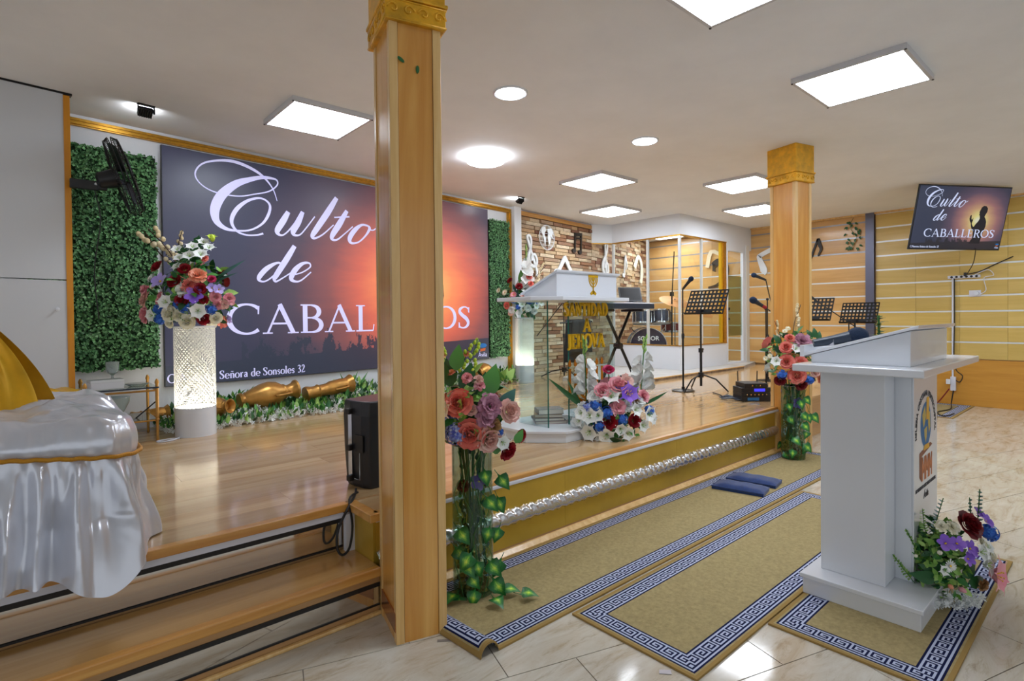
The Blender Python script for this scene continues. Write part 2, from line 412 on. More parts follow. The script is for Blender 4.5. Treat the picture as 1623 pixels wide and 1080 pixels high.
# ------------------------------------------------------------------ stage
YF, YL, XS = 2.285, 2.50, 1.17       # right front, left front (behind the steps), where the front jumps
stage = struct('floor_stage', MB().prism([(-3.2,YL+.02),(XS,YL+.02),(XS,YF+.02),(9.95,YF+.02),(9.95,7.0),(-3.2,7.0)], 0.0, HS-0.012), 'wood_skirt')
stage['label'] = 'raised platform with polished laminate boards'
PW, PLN = 0.192, 1.28
kq = 0
y = YF + 0.03
rs = random.Random(11)
while y < 6.9:
    x = -1.7 - rs.uniform(0, PLN)
    while x < 9.95:
        xa, xb = max(x, -1.7), min(x+PLN, 9.95); ya, yb = y, y+PW
        x += PLN
        if ya < YL and xb <= XS: continue
        if ya < YL + 0.03:
            if xa < XS: xa = XS if yb < YL+.05 else xa
        ywall = 6.2 + ((xa+xb)/2 - 7.26)*0.12 + 0.25
        if ya > ywall or xb - xa < 0.03: continue
        if xa < XS and ya < YL + 0.03: ya = YL + 0.03
        if yb - ya < 0.02: continue
        lx, ly = xb-xa, yb-ya
        obj('plank', MB().box(-lx/2+.0006, -ly/2+.0006, -0.012, lx/2-.0006, ly/2-.0006, 0), 'wood_stage', stage, ((xa+xb)/2, (ya+yb)/2, HS)); kq += 1
    y += PW
# front of the stage, right of the pillar
obj('nosing', MB().box(XS, YF-.004, HS-0.022, 5.40, YF+.03, HS+.002), 'wood_nosing', stage, bevel=0.004)
obj('edge_strip', MB().box(XS, YF-.014, HS-0.040, 5.40, YF+.02, HS-0.022), 'white_edge', stage, bevel=0.003)
seams = [XS, 2.42, 3.64, 4.86, 5.36]
for a, b in zip(seams[:-1], seams[1:]):
    obj('gold_panel', MB().box(a+.0008, YF-.006, 0.045, b-.0008, YF+.02, HS-0.040), 'gold_sheet', stage)
obj('skirt_board', MB().box(XS, YF-.004, 0.0, 5.40, YF+.02, 0.045), 'wood_skirt', stage)
obj('floor_moulding', MB().add([(XS,YF-.004,.0),(5.40,YF-.004,.0),(XS,YF-.034,.0),(5.40,YF-.034,.0),(XS,YF-.034,.012),(5.40,YF-.034,.012),(XS,YF-.012,.032),(5.40,YF-.012,.032),(XS,YF-.004,.034),(5.40,YF-.004,.034)],
    [(2,3,5,4),(4,5,7,6),(6,7,9,8),(0,2,4,6,8),(1,9,7,5,3)]), 'wood_edge', stage)
obj('end_post', MB().box(5.335, YF-.022, 0, 5.40, YF+.03, HS-.04), 'wood_edge', stage)
# embossed silver roll along the gold front
def roll(u, v):
    x = XS + (5.335-XS)*u; a = -PI*0.56 + PI*1.12*v
    ph = x*2*PI/0.058
    lobes = 0.5+0.5*math.sin(ph + 2.6*math.sin(a)); scroll = 0.5+0.5*math.sin(ph*0.5 + 4.1*a)
    ed = 1.0 + (0.10*(0.5+0.5*math.sin(ph*2.6)) if abs(a) > 1.35 else 0)
    rr = 0.043*(0.84 + 0.13*lobes + 0.10*scroll)*ed
    return (x, YF-.008 - rr*math.cos(a)*0.72, 0.207 + rr*math.sin(a))
obj('embossed_roll', MB().grid(roll, 900, 14), 'silver_emboss', stage, smooth=True)
# gold return and white strip at the end of the steps
obj('return_panel', MB().box(XS-.012, YF-.006, 0.0, XS, YL+.02, HS-.035), 'gold_sheet', stage)
obj('return_cap', MB().box(XS-.03, YF-.02, HS-.035, XS+.02, YL+.02, HS+.002), 'wood_nosing', stage, bevel=0.003)
obj('corner_strip', MB().box(XS-.055, YL-.035, 0.20, XS-.012, YL-.005, HS-.04), 'white_edge', stage)
# left edge of the stage above the step
XL = -2.2
obj('nosing', MB().box(XL, YL-.012, HS-0.035, XS-.03, YL+.035, HS+.002), 'wood_nosing', stage, bevel=0.004)
obj('edge_strip', MB().box(XL, YL-.004, HS-0.062, XS-.055, YL+.02, HS-0.035), 'white_edge', stage)
obj('rubber_strip', MB().box(XL, YL+.004, HS-0.085, XS-.055, YL+.02, HS-0.064), 'black_rubber', stage)
obj('mirror_strip', MB().box(XL, YL+.008, 0.226, XS-.055, YL+.02, HS-0.087), 'mirror_sheet', stage)
obj('rubber_strip', MB().box(XL, YL+.003, 0.216, XS-.055, YL+.02, 0.224), 'black_rubber', stage)
# lower step
YS = 2.205
step = struct('floor_step', MB().box(XL, YS+.03, 0, XS-.014, YL+.02, 0.185), 'wood_skirt'); step['label'] = 'wooden step up to the stage with mirror strip'
obj('tread', MB().box(XL, YS+.035, 0.18, XS-.014, YL+.008, 0.203), 'wood_tread', step)
obj('nosing', MB().box(XL, YS-.004, 0.166, XS-.014, YS+.035, 0.206), 'wood_nosing', step, bevel=0.006)
obj('riser_board', MB().box(XL, YS+.014, 0.137, XS-.014, YS+.035, 0.166), 'wood_skirt', step)
obj('rubber_strip', MB().box(XL, YS+.01, 0.119, XS-.014, YS+.035, 0.137), 'black_rubber', step)
obj('mirror_strip', MB().box(XL, YS+.014, 0.042, XS-.014, YS+.035, 0.119), 'mirror_sheet', step)
obj('rubber_strip', MB().box(XL, YS+.01, 0.035, XS-.014, YS+.035, 0.042), 'black_rubber', step)
obj('skirt_board', MB().box(XL, YS+.012, 0.0, XS-.014, YS+.035, 0.035), 'wood_skirt', step)
obj('floor_moulding', MB().box(XL, YS-.008, 0.0, XS-.014, YS+.012, 0.016), 'wood_edge', step, bevel=0.005)
# ------------------------------------------------------------------ pillars
def column(name, label, corner, wid, dep, capz, ang, lead):
    t = thing(name, label, 'pillar', (corner[0], corner[1], 0), ang)
    obj('core', MB().box(0.012, 0.012, 0, wid-.012, dep-.012, ZC), 'wood_column', t)
    e = 0.036
    obj('panel', MB().box(e, 0.004, 0.0, wid-e, 0.014, capz+.02), 'wood_column', t)
    obj('panel', MB().box(e, dep-.014, 0.0, wid-e, dep-.004, capz+.02), 'wood_column', t)
    obj('panel', MB().box(0.004, e, 0.0, 0.014, dep-e, capz+.02), 'wood_column', t)
    obj('panel', MB().box(wid-.014, e, 0.0, wid-.004, dep-e, capz+.02), 'wood_column', t)
    for (cx, cy, sx, sy) in ((0,0,1,1),(wid,0,-1,1),(wid,dep,-1,-1),(0,dep,1,-1)):
        w = 0.034
        poly = [(cx,cy),(cx+sx*w,cy),(cx+sx*w,cy+sy*.012),(cx+sx*.012,cy+sy*.012),(cx+sx*.012,cy+sy*w),(cx,cy+sy*w)]
        if sx*sy < 0: poly.reverse()
        obj('edge_trim', MB().prism(poly, 0, capz+.02), 'wood_edge', t, bevel=0.002)
    mb = MB(); x0, y0, x1, y1 = -.018, -.018, wid+.018, dep+.018
    mb.box(x0, y0, capz, x1, y1, capz+.085); mb.box(x0-.008, y0-.008, capz+.085, x1+.008, y1+.008, capz+.10); mb.box(x0+.002, y0+.002, capz+.10, x1-.002, y1-.002, ZC)
    cap = obj('capital', mb, 'gold_capital', t, bevel=0.004)
    # scroll carving on the capital's lower band
    def scroll(cx, cz, R, sgn):
        return [(cx+sgn*R*(1-.075*k)*math.cos(.55*k), cz+R*(1-.075*k)*math.sin(.55*k)) for k in range(12)]
    for face in range(4):
        L = (wid if face % 2 == 0 else dep)+.036; mbf = MB(); n = max(3, int(L/.06))
        for i in range(n):
            c = (i+.5)*L/n - L/2
            P = scroll(c, capz+.043, .024, 1 if i % 2 else -1)
            pts = []
            for (u, z) in P:
                if face == 0: pts.append((wid/2+u, y0-.002, z))
                elif face == 2: pts.append((wid/2+u, y1+.002, z))
                elif face == 3: pts.append((x0-.002, dep/2+u, z))
                else: pts.append((x1+.002, dep/2+u, z))
            mbf.tube(pts, .0045, 5)
        for zz in (capz+.007, capz+.079):
            pts = {0: [(x0,y0,zz),(x1,y0,zz)], 2: [(x0,y1,zz),(x1,y1,zz)], 3: [(x0,y0,zz),(x0,y1,zz)], 1: [(x1,y0,zz),(x1,y1,zz)]}[face]
            mbf.tube(pts, .004, 5)
        obj('scroll_carving', mbf, 'gold_capital', cap, smooth=True)
    return t
CA = math.radians(-15)
c1 = column('wooden_column', 'thick wooden pillar in front of the stage steps and screen', (1.083, 1.944), 0.213, 0.275, 2.475, CA, 1)
c2 = column('wooden_column', 'slender distant wooden pillar at the far end of the gold stage front', (5.345, 2.089), 0.225, 0.275, 2.54, CA, 1)
plain('leaf_sticker', (30,96,44), 0.5)
for (x, z, a) in ((0.045, 2.33, 0.6), (0.115, 2.305, 1.6)):
    mbs = MB().prism([(.018*math.cos(q)*(1 if math.cos(q) > 0 else .8), .007*math.sin(q)) for q in [2*PI*i/10 for i in range(10)]], 0, .003)
    obj('stuck_leaf', mbs, 'leaf_sticker', c1, (x, -.001 if x < .05 else .003, z), (PI/2, a, 0), label='small torn green leaf left on the wood')
# copper coloured tape marks reach round the near pillar at the step
plain('copper_sheet', (186,128,82), 0.2, metal=0.8)
obj('mirror_return', MB().box(-.002, .012, .045, .006, .245, .122), 'copper_sheet', c1)
# ------------------------------------------------------------------ drum booth
BX, BY, PZ = 7.58, 4.67, 0.465
booth = struct('wall_drum_booth', MB().prism([(5.55,4.33),(8.95,4.33),(XW-.02,4.60),(XW-.02,6.9),(7.3,6.2),(5.6,5.3)], HS, PZ), 'tile_joint')
booth['label'] = 'glazed white drum booth in the corner of the stage'
plain('plinth_grey', (188,184,178), 0.5, var=.06); plain('plinth_front', (132,112,92), 0.6, var=.25, vscale=20)
booth.data.materials[0] = MT['plinth_grey']
for i in range(16):
    a = 5.55 + i*0.2125
    obj('plinth_tile', MB().box(a+.002, 4.325, HS, a+.2105, 4.335, PZ-.012), 'plinth_front', booth)
obj('plinth_nosing', MB().box(5.55, 4.318, PZ-.012, 8.95, 4.335, PZ+.002), 'wood_edge', booth)
# low white wall
obj('low_wall', MB().prism([(BX,BY),(BX+.06,BY+.06),(BX+.06,6.05),(BX,6.05)], PZ, 0.835), 'booth_white', booth)
obj('low_wall', MB().prism([(BX,BY),(9.03,BY),(9.03,BY+.06),(BX+.06,BY+.06)], PZ, 0.835), 'booth_white', booth)
obj('sill', MB().box(BX-.01, BY-.01, .835, BX+.07, 6.05, .85).box(BX+.07, BY-.01, .835, 9.03, BY+.07, .85), 'gold_trim', booth)
# soffit
obj('soffit', MB().prism([(BX,BY),(XW-.01,BY),(XW-.01,BY+.08),(BX+.08,BY+.08),(BX+.08,6.08),(7.34,6.24),(7.26,6.19),(BX,5.98)], 2.57, ZC), 'booth_white', booth)
obj('soffit', MB().box(9.03, BY, 2.48, XW-.01, BY+.08, 2.57), 'booth_white', booth)
obj('head_trim', MB().box(BX-.008, BY-.008, 2.553, BX+.05, 6.0, 2.572).box(BX+.05, BY-.008, 2.553, 9.03, BY+.05, 2.572).prism([(BX-.008,5.97),(BX+.04,5.99),(7.29,6.20),(7.25,6.18)], 2.553, 2.572), 'gold_trim', booth)
obj('corner_post', MB().box(BX, BY, .85, BX+.035, BY+.035, 2.555), 'aluminium', booth)
for yy in (5.27, 5.97): obj('mullion', MB().box(BX+.005, yy-.02, .85, BX+.035, yy+.02, 2.555), 'aluminium', booth)
obj('mullion', MB().box(8.225, BY+.005, .85, 8.265, BY+.035, 2.555), 'aluminium', booth)
obj('gold_jamb', MB().box(8.86, BY+.01, .85, 8.92, BY+.05, 2.555), 'gold_bright', booth)
obj('dark_jamb', MB().box(8.95, BY-.002, .85, 9.03, BY+.05, 2.555), 'gold_trim', booth)
for (a, b) in ((BY+.035, 5.25), (5.29, 5.95)): obj('pane', MB().box(BX+.018, a, .85, BX+.024, b, 2.555), 'glass_booth', booth)
for (a, b) in ((BX+.035, 8.225), (8.265, 8.86)): obj('pane', MB().box(a, BY+.018, .85, b, BY+.024, 2.555), 'glass_booth', booth)
# glazed door of the booth
dr = struct('door_1', MB().box(9.04, BY, PZ, 9.09, BY+.05, 2.48).box(9.64, BY, PZ, 9.74, BY+.05, 2.48).box(9.09, BY, 2.43, 9.64, BY+.05, 2.48).box(9.09, BY, PZ, 9.64, BY+.05, PZ+.03), 'booth_white')
dr['label'] = 'white framed glass door of the drum booth'
obj('pane', MB().box(9.09, BY+.02, PZ+.03, 9.64, BY+.026, 2.43), 'glass_booth', dr)
obj('pane_film', MB().box(9.10, BY+.027, .95, 9.63, BY+.029, 2.0), 'glass_green_edge', dr)
MT['glass_green_edge'].node_tree.nodes['Transparent BSDF'].inputs[0].default_value = lin((196,206,186))
obj('handle', MB().cbox((9.13, BY+.008, 1.42), (.02,.03,.05)).cbox((9.13, BY+.008, 1.25), (.02,.03,.03)), 'black_metal', dr)
obj('jamb', MB().box(9.74, BY-.01, PZ-.04, 9.86, BY+.06, 2.57), 'aluminium', dr)
# ------------------------------------------------------------------ ceiling lamps
def panel(cx, cy, sx, sy, label):
    t = thing('ceiling_panel_light', label, 'ceiling light', (cx, cy, ZC), 0, 'square ceiling panel lights')
    a, b, w = sx/2, sy/2, .022
    obj('frame', MB().box(-a,-b,-.035,a,-b+w,0).box(-a,b-w,-.035,a,b,0).box(-a,-b+w,-.035,-a+w,b-w,0).box(a-w,-b+w,-.035,a,b-w,0), 'lamp_frame', t)
    obj('diffuser', MB().box(-a+w,-b+w,-.033,a-w,b-w,-.026), 'panel_glow', t)
    for sx_ in (-1, 1):
        for sy_ in (-1, 1): obj('screw', MB().lathe([(.007,-.004),(.007,0)], 8), 'black_metal', t, (sx_*(a-.006), sy_*(b-.006), -.035))
panel(1.74, 4.26, .62, .64, 'square light panel left of the near pillar over the steps')
panel(5.00, 4.14, .64, .64, 'square light panel above the white lectern with gold letters')
panel(6.52, 5.17, .66, .64, 'square light panel nearest the stone wall and drum booth')
panel(6.45, 3.12, .70, .65, 'square light panel just left of the far pillar capital, nearer one')
panel(8.15, 3.76, .74, .66, 'square light panel just left of the far pillar, farther one')
panel(4.21, 1.22, .66, .65, 'large square light panel at upper right with dark corner screws')
panel(2.48, 1.22, .64, .63, 'square light panel cut off by the top of the picture')
panel(6.35, .10, .64, .64, 'added square light panel over the right of the hall, outside the picture')  # unseen lamp, added to brighten the right side of the hall
panel(8.30, .25, .64, .64, 'added square light panel at the right wall, outside the picture')  # another unseen lamp, added to lift the dim right wall
panel(8.55, 5.35, .62, .62, 'added unseen square light panel inside the drum booth, nearer the glass')  # no lamp is visible in the booth; added to light its dark interior
panel(9.35, 6.1, .62, .62, 'added unseen square light panel inside the drum booth, at the rear corner')  # second unseen booth lamp, added because the slats stayed too dim
def round_light(cx, cy, r, depth, label):
    t = thing('ceiling_round_light', label, 'ceiling light', (cx, cy, ZC), 0, 'round ceiling lights')
    if depth < .04:
        obj('ring', MB().lathe([(r*.9,-.008),(r,-.012),(r*1.06,-.008),(r*1.06,0),(r*.9,0)], 32), 'white_lacquer', t, smooth=40)
        obj('diffuser', MB().lathe([(.001,-.013),(r*.88,-.012),(r*.9,-.006)], 32), 'round_glow', t, smooth=40)
    else:
        obj('base', MB().lathe([(r*.8,-.02),(r*.8,0)], 32), 'white_lacquer', t)
        obj('diffuser', MB().lathe([(.001,-depth),(r*.75,-depth),(r*.95,-depth*.8),(r,-depth*.5),(r*.95,-.022),(r*.8,-.02)], 32), 'round_glow', t, smooth=50)
round_light(2.583, 2.926, .115, .02, 'flush round downlight, the higher one near the pillar')
round_light(4.209, 2.942, .115, .02, 'small flush round downlight right of the dome lamp')
round_light(3.40, 4.23, .19, .075, 'thick round dome lamp glowing onto the ceiling')
def flood(p, label, rz, tilt):
    t = thing('floodlight', label, 'floodlight', p, rz)
    obj('bracket', MB().box(-.055,-.008,-.03,-.047,.008,.02).box(.047,-.008,-.03,.055,.008,.02).box(-.055,-.02,.02,.055,.02,.026), 'black_metal', t)
    h = obj('housing', MB().cbox((0,0,-.03),(.09,.035,.07)), 'black_plastic', t, rot=(tilt,0,0), bevel=.004)
    obj('lens_frame', MB().box(-.042,-.0185,-.064,.042,-.0174,-.058).box(-.042,-.0185,-.004,.042,-.0174,.002), 'black_metal', h)
    mbf = MB()
    for k in range(6): mbf.box(-.04+k*.0145, .0175, -.06, -.036+k*.0145, .028, 0)
    obj('cooling_fins', mbf, 'black_metal', h)
    obj('led_lens', MB().box(-.038,-.0182,-.057,.038,-.0176,-.005), 'flood_glow', h)
flood((.68, 4.81, ZC-.026), 'small black floodlight under the ceiling above the ivy panel', WA+PI, math.radians(-50))
flood((4.90, 5.36, ZC-.026), 'small black floodlight near the white upright by the stone wall', WA+PI, math.radians(-50))
# ------------------------------------------------------------------ lettering
def arc(cx, cz, rx, rz, a0, a1, w0, w1, n=14):
    """elliptical pen arc; pen is wide (w1) where the stroke runs upright, thin (w0) where it runs flat"""
    out = []
    for k in range(n+1):
        a = math.radians(a0 + (a1-a0)*k/n); out.append((cx+rx*math.cos(a), cz+rz*math.sin(a), w0+(w1-w0)*abs(math.cos(a))**1.5))
    return out
K, T_ = .085, .032
def ser(x, z, w=.13): return [(x-w, z, .022), (x+w, z, .022)]
G = {}
G['C'] = (.86, [arc(.47,.5,.40,.48,48,312,T_,K,22), [(.74,.66,.02),(.745,.93,.03)]])
G['A'] = (.86, [[(.10,.02,T_),(.42,1.0,T_)], [(.40,1.0,K*.9),(.74,.02,K*.9)], [(.22,.34,T_),(.58,.34,T_)], ser(.10,.02,.12), ser(.74,.02,.14)])
G['B'] = (.76, [[(.20,.02,K),(.20,.98,K)], [(.08,.98,.022),(.40,.98,.028)], [(.08,.02,.022),(.42,.02,.028)], arc(.38,.75,.20,.22,90,-90,T_,K), arc(.40,.27,.24,.25,90,-90,T_,K), [(.2,.53,.026),(.4,.53,.026)]])
G['L'] = (.68, [[(.20,.02,K),(.20,.98,K)], ser(.2,.98,.14), [(.06,.02,.026),(.60,.02,.03)], [(.60,.02,.02),(.63,.26,.02)]])
G['E'] = (.70, [[(.20,.02,K),(.20,.98,K)], [(.06,.98,.026),(.58,.98,.03)], [(.58,.98,.02),(.60,.76,.02)], [(.06,.02,.026),(.60,.02,.03)], [(.60,.02,.02),(.63,.25,.02)], [(.2,.52,.026),(.46,.52,.026)], [(.46,.4,.02),(.46,.64,.02)]])
G['R'] = (.80, [[(.20,.02,K),(.20,.98,K)], [(.06,.98,.022),(.40,.98,.028)], ser(.2,.02,.14), arc(.38,.74,.22,.23,90,-90,T_,K), [(.2,.51,.026),(.4,.51,.026)], [(.40,.51,K*.7),(.66,.04,K*.8),(.76,.03,.03)]])
G['O'] = (.94, [arc(.47,.5,.38,.48,90,450,T_,K,28)])
G['S'] = (.64, [[(.52,.74,.03),(.50,.90,.035),(.34,.98,.03),(.16,.90,.06),(.12,.74,.08),(.26,.58,.085),(.42,.44,.09),(.50,.26,.08),(.44,.10,.06),(.28,.02,.03),(.12,.08,.035),(.09,.26,.03)], [(.53,.72,.02),(.53,.97,.025)], [(.085,.03,.025),(.085,.28,.02)]])
G['N'] = (.90, [[(.16,.02,T_),(.16,.98,T_)], [(.16,.98,K*.9),(.70,.04,K*.9)], [(.72,.02,T_),(.72,.98,T_)], ser(.16,.02,.11), ser(.10,.98,.10), ser(.72,.98,.11)])
G['T'] = (.76, [[(.38,.02,K),(.38,.98,K)], [(.06,.97,.03),(.70,.97,.03)], ser(.38,.02,.14), [(.06,.97,.02),(.05,.76,.02)], [(.70,.97,.02),(.71,.76,.02)]])
G['I'] = (.44, [[(.22,.02,K),(.22,.98,K)], ser(.22,.02,.14), ser(.22,.98,.14)])
G['D'] = (.86, [[(.20,.02,K),(.20,.98,K)], [(.06,.98,.022),(.38,.98,.026)], [(.06,.02,.022),(.38,.02,.026)], arc(.36,.5,.40,.48,90,-90,T_,K,18)])
G['J'] = (.50, [[(.32,.98,K),(.32,.18,K),(.24,-.02,.05),(.10,-.02,.04)], ser(.32,.98,.14)])
G['H'] = (.90, [[(.18,.02,K),(.18,.98,K)], [(.70,.02,K),(.70,.98,K)], [(.18,.5,T_),(.70,.5,T_)], ser(.18,.02), ser(.18,.98), ser(.70,.02), ser(.70,.98)])
G['V'] = (.84, [[(.12,.98,K*.9),(.44,.02,K*.9)], [(.44,.02,T_),(.72,.98,T_)], ser(.12,.98,.13), ser(.72,.98,.12)])
k, t_ = .075, .03
G['e'] = (.56, [arc(.29,.30,.22,.30,0,320,t_,k,18), [(.10,.31,.026),(.51,.31,.026)]])
G['n'] = (.62, [[(.16,.02,k),(.16,.58,k)], [(.16,.40,.03),(.28,.58,.04),(.44,.55,.06),(.48,.38,k),(.48,.02,k)], ser(.16,.02,.10), ser(.48,.02,.10), [(.06,.56,.022),(.16,.58,.03)]])
G['ñ'] = (.62, G['n'][1] + [[(.18,.78,.03),(.26,.84,.035),(.36,.78,.035),(.46,.84,.03)]])
G['o'] = (.60, [arc(.30,.30,.23,.30,90,450,t_,k,20)])
G['r'] = (.46, [[(.16,.02,k),(.16,.58,k)], [(.16,.40,.03),(.26,.56,.04),(.40,.57,.06)], ser(.16,.02,.11), [(.06,.56,.022),(.16,.58,.03)]])
G['a'] = (.56, [[(.12,.48,.05),(.22,.58,.04),(.36,.56,.05),(.40,.40,k),(.40,.08,k),(.50,.03,.03)], [(.40,.36,.03),(.22,.32,.04),(.10,.18,.06),(.16,.04,.05),(.30,.04,.04),(.40,.16,.03)]])
G['d'] = (.62, [arc(.28,.30,.20,.29,50,310,t_,k,14), [(.46,.02,k),(.46,1.0,k)], [(.36,.98,.022),(.46,1.0,.03)], [(.46,.02,.022),(.56,.02,.022)]])
G['s'] = (.46, [[(.38,.46,.03),(.32,.57,.035),(.18,.57,.035),(.10,.44,.055),(.22,.32,.06),(.36,.20,.06),(.34,.06,.045),(.20,.01,.03),(.08,.10,.03)]])
G['l'] = (.34, [[(.16,.02,k),(.16,1.0,k)], ser(.16,.02,.11), [(.06,.97,.022),(.16,1.0,.03)]])
G['u'] = (.62, [[(.14,.58,k),(.14,.20,k),(.22,.02,.05),(.36,.04,.04),(.46,.18,.03)], [(.46,.58,k),(.46,.02,k)]])
G['t'] = (.42, [[(.20,.78,k*.7),(.20,.14,k),(.28,.02,.045),(.38,.06,.03)], [(.06,.57,.025),(.36,.57,.025)]])
G['3'] = (.56, [[(.10,.84,.04),(.24,.98,.035),(.42,.88,.07),(.38,.64,.05),(.22,.52,.03)], [(.22,.52,.03),(.42,.44,.06),(.46,.20,.08),(.32,.02,.035),(.10,.08,.05)]])
G['2'] = (.56, [[(.10,.76,.04),(.20,.96,.04),(.38,.94,.06),(.44,.74,.08),(.30,.40,.05),(.08,.06,.03)], [(.08,.04,.045),(.50,.04,.045)], [(.50,.04,.02),(.52,.18,.02)]])
G['/'] = (.40, [[(.04,-.1,.035),(.36,1.05,.035)]])
G[' '] = (.34, [])
def set_text(mb, s, x, z, h, width=None, y=0.0, th=.004, sub=3, sx=1.0, shear=0.0, bold=0.0):
    adv = sum(G[c][0] for c in s); kx = (width/(adv*h)) if width else sx
    for c in s:
        a, st = G[c]
        for q in st:
            mb.stroke([(x+(p[0]*kx+p[1]*shear)*h, z+p[1]*h, (p[2]+bold)*h*min(1.0, kx+.1)) for p in q], y, th, sub)
        x += a*h*kx
    return mb
SCRIPT = {
'C':[(0.98,1.71,0.003),(0.94,1.82,0.005),(0.85,1.92,0.01),(0.73,1.98,0.013),(0.58,2.01,0.013),(0.44,1.99,0.009),(0.32,1.94,0.007),(0.26,1.86,0.006),(0.27,1.79,0.005),(0.34,1.73,0.005),(0.45,1.7,0.005),(0.62,1.7,0.005),(0.76,1.74,0.005),(0.9,1.79,0.006),(0.98,1.86,0.006),(0.98,1.91,0.007),(0.92,1.92,0.011),(0.83,1.91,0.016),(0.72,1.87,0.022),(0.6,1.81,0.032),(0.49,1.71,0.04),(0.43,1.61,0.042),(0.41,1.52,0.038),(0.43,1.44,0.027),(0.5,1.39,0.016),(0.59,1.38,0.009),(0.72,1.4,0.008),(0.83,1.47,0.01),(0.89,1.56,0.013),(0.91,1.65,0.011),(0.87,1.7,0.008),(0.8,1.71,0.009),(0.7,1.67,0.013),(0.61,1.59,0.018),(0.56,1.5,0.018),(0.56,1.43,0.013),(0.61,1.37,0.009),(0.69,1.35,0.007),(0.78,1.36,0.007),(0.84,1.38,0.009)],
'u1':[(1.09,1.62,0.021),(1.04,1.53,0.03),(0.98,1.43,0.027),(0.99,1.39,0.014),(1.04,1.39,0.007),(1.12,1.47,0.007),(1.24,1.64,0.007)],
'u2':[(1.24,1.64,0.019),(1.19,1.53,0.03),(1.14,1.44,0.028),(1.15,1.4,0.014),(1.21,1.41,0.007),(1.28,1.49,0.006),(1.37,1.61,0.006)],
'l':[(1.62,1.84,0.022),(1.52,1.68,0.032),(1.39,1.49,0.029),(1.34,1.41,0.021),(1.37,1.39,0.011),(1.46,1.44,0.007),(1.58,1.55,0.006)],
't':[(1.74,1.72,0.02),(1.65,1.57,0.032),(1.57,1.45,0.027),(1.56,1.4,0.015),(1.62,1.4,0.009),(1.72,1.48,0.006),(1.81,1.56,0.006)],
't2':[(1.59,1.63,0.007),(1.77,1.66,0.008)],
'o':[(2.0,1.59,0.01),(1.92,1.59,0.013),(1.83,1.52,0.025),(1.77,1.43,0.025),(1.79,1.38,0.013),(1.88,1.4,0.008),(1.97,1.48,0.01),(2.02,1.56,0.016),(2.0,1.59,0.01)],
'o2':[(2.01,1.55,0.006),(2.07,1.55,0.007),(2.12,1.59,0.005)],
'd1':[(1.03,1.1,0.011),(0.97,1.11,0.011),(0.87,1.05,0.022),(0.8,0.97,0.022),(0.8,0.93,0.011),(0.86,0.93,0.007),(0.95,1.0,0.007),(1.02,1.1,0.007)],
'd2':[(1.15,1.29,0.021),(1.07,1.16,0.028),(0.96,0.99,0.025),(0.94,0.95,0.016),(0.96,0.93,0.009),(1.03,0.97,0.006),(1.12,1.03,0.006)],
'e':[(1.12,1.0,0.006),(1.22,1.03,0.006),(1.31,1.09,0.007),(1.3,1.13,0.009),(1.23,1.12,0.016),(1.15,1.05,0.026),(1.11,0.97,0.023),(1.14,0.94,0.012),(1.21,0.95,0.007),(1.32,1.04,0.006)]}
def bfont(s, size, mat, name, parent, loc, rot=(0,0,0), extrude=.0005, align='CENTER', arc_r=None, shear=0.0, bold=0.0):
    cu = bpy.data.curves.new(name, 'FONT'); cu.body = s; cu.size = size; cu.extrude = extrude; cu.align_x = align; cu.shear = shear; cu.offset = bold; cu.resolution_u = 3
    tmp = bpy.data.objects.new('tmp', cu); COL.objects.link(tmp)
    dg = bpy.context.evaluated_depsgraph_get(); me = bpy.data.meshes.new_from_object(tmp.evaluated_get(dg))
    bpy.data.objects.remove(tmp); bpy.data.curves.remove(cu)
    me.materials.clear(); me.materials.append(MT[mat])
    if arc_r:
        for v in me.vertices:
            a = v.co.x/arc_r; rr = arc_r + v.co.y
            v.co.x = rr*math.sin(a); v.co.y = rr*math.cos(a)
    me.name = name
    return obj(name, me, None, parent, loc, rot)
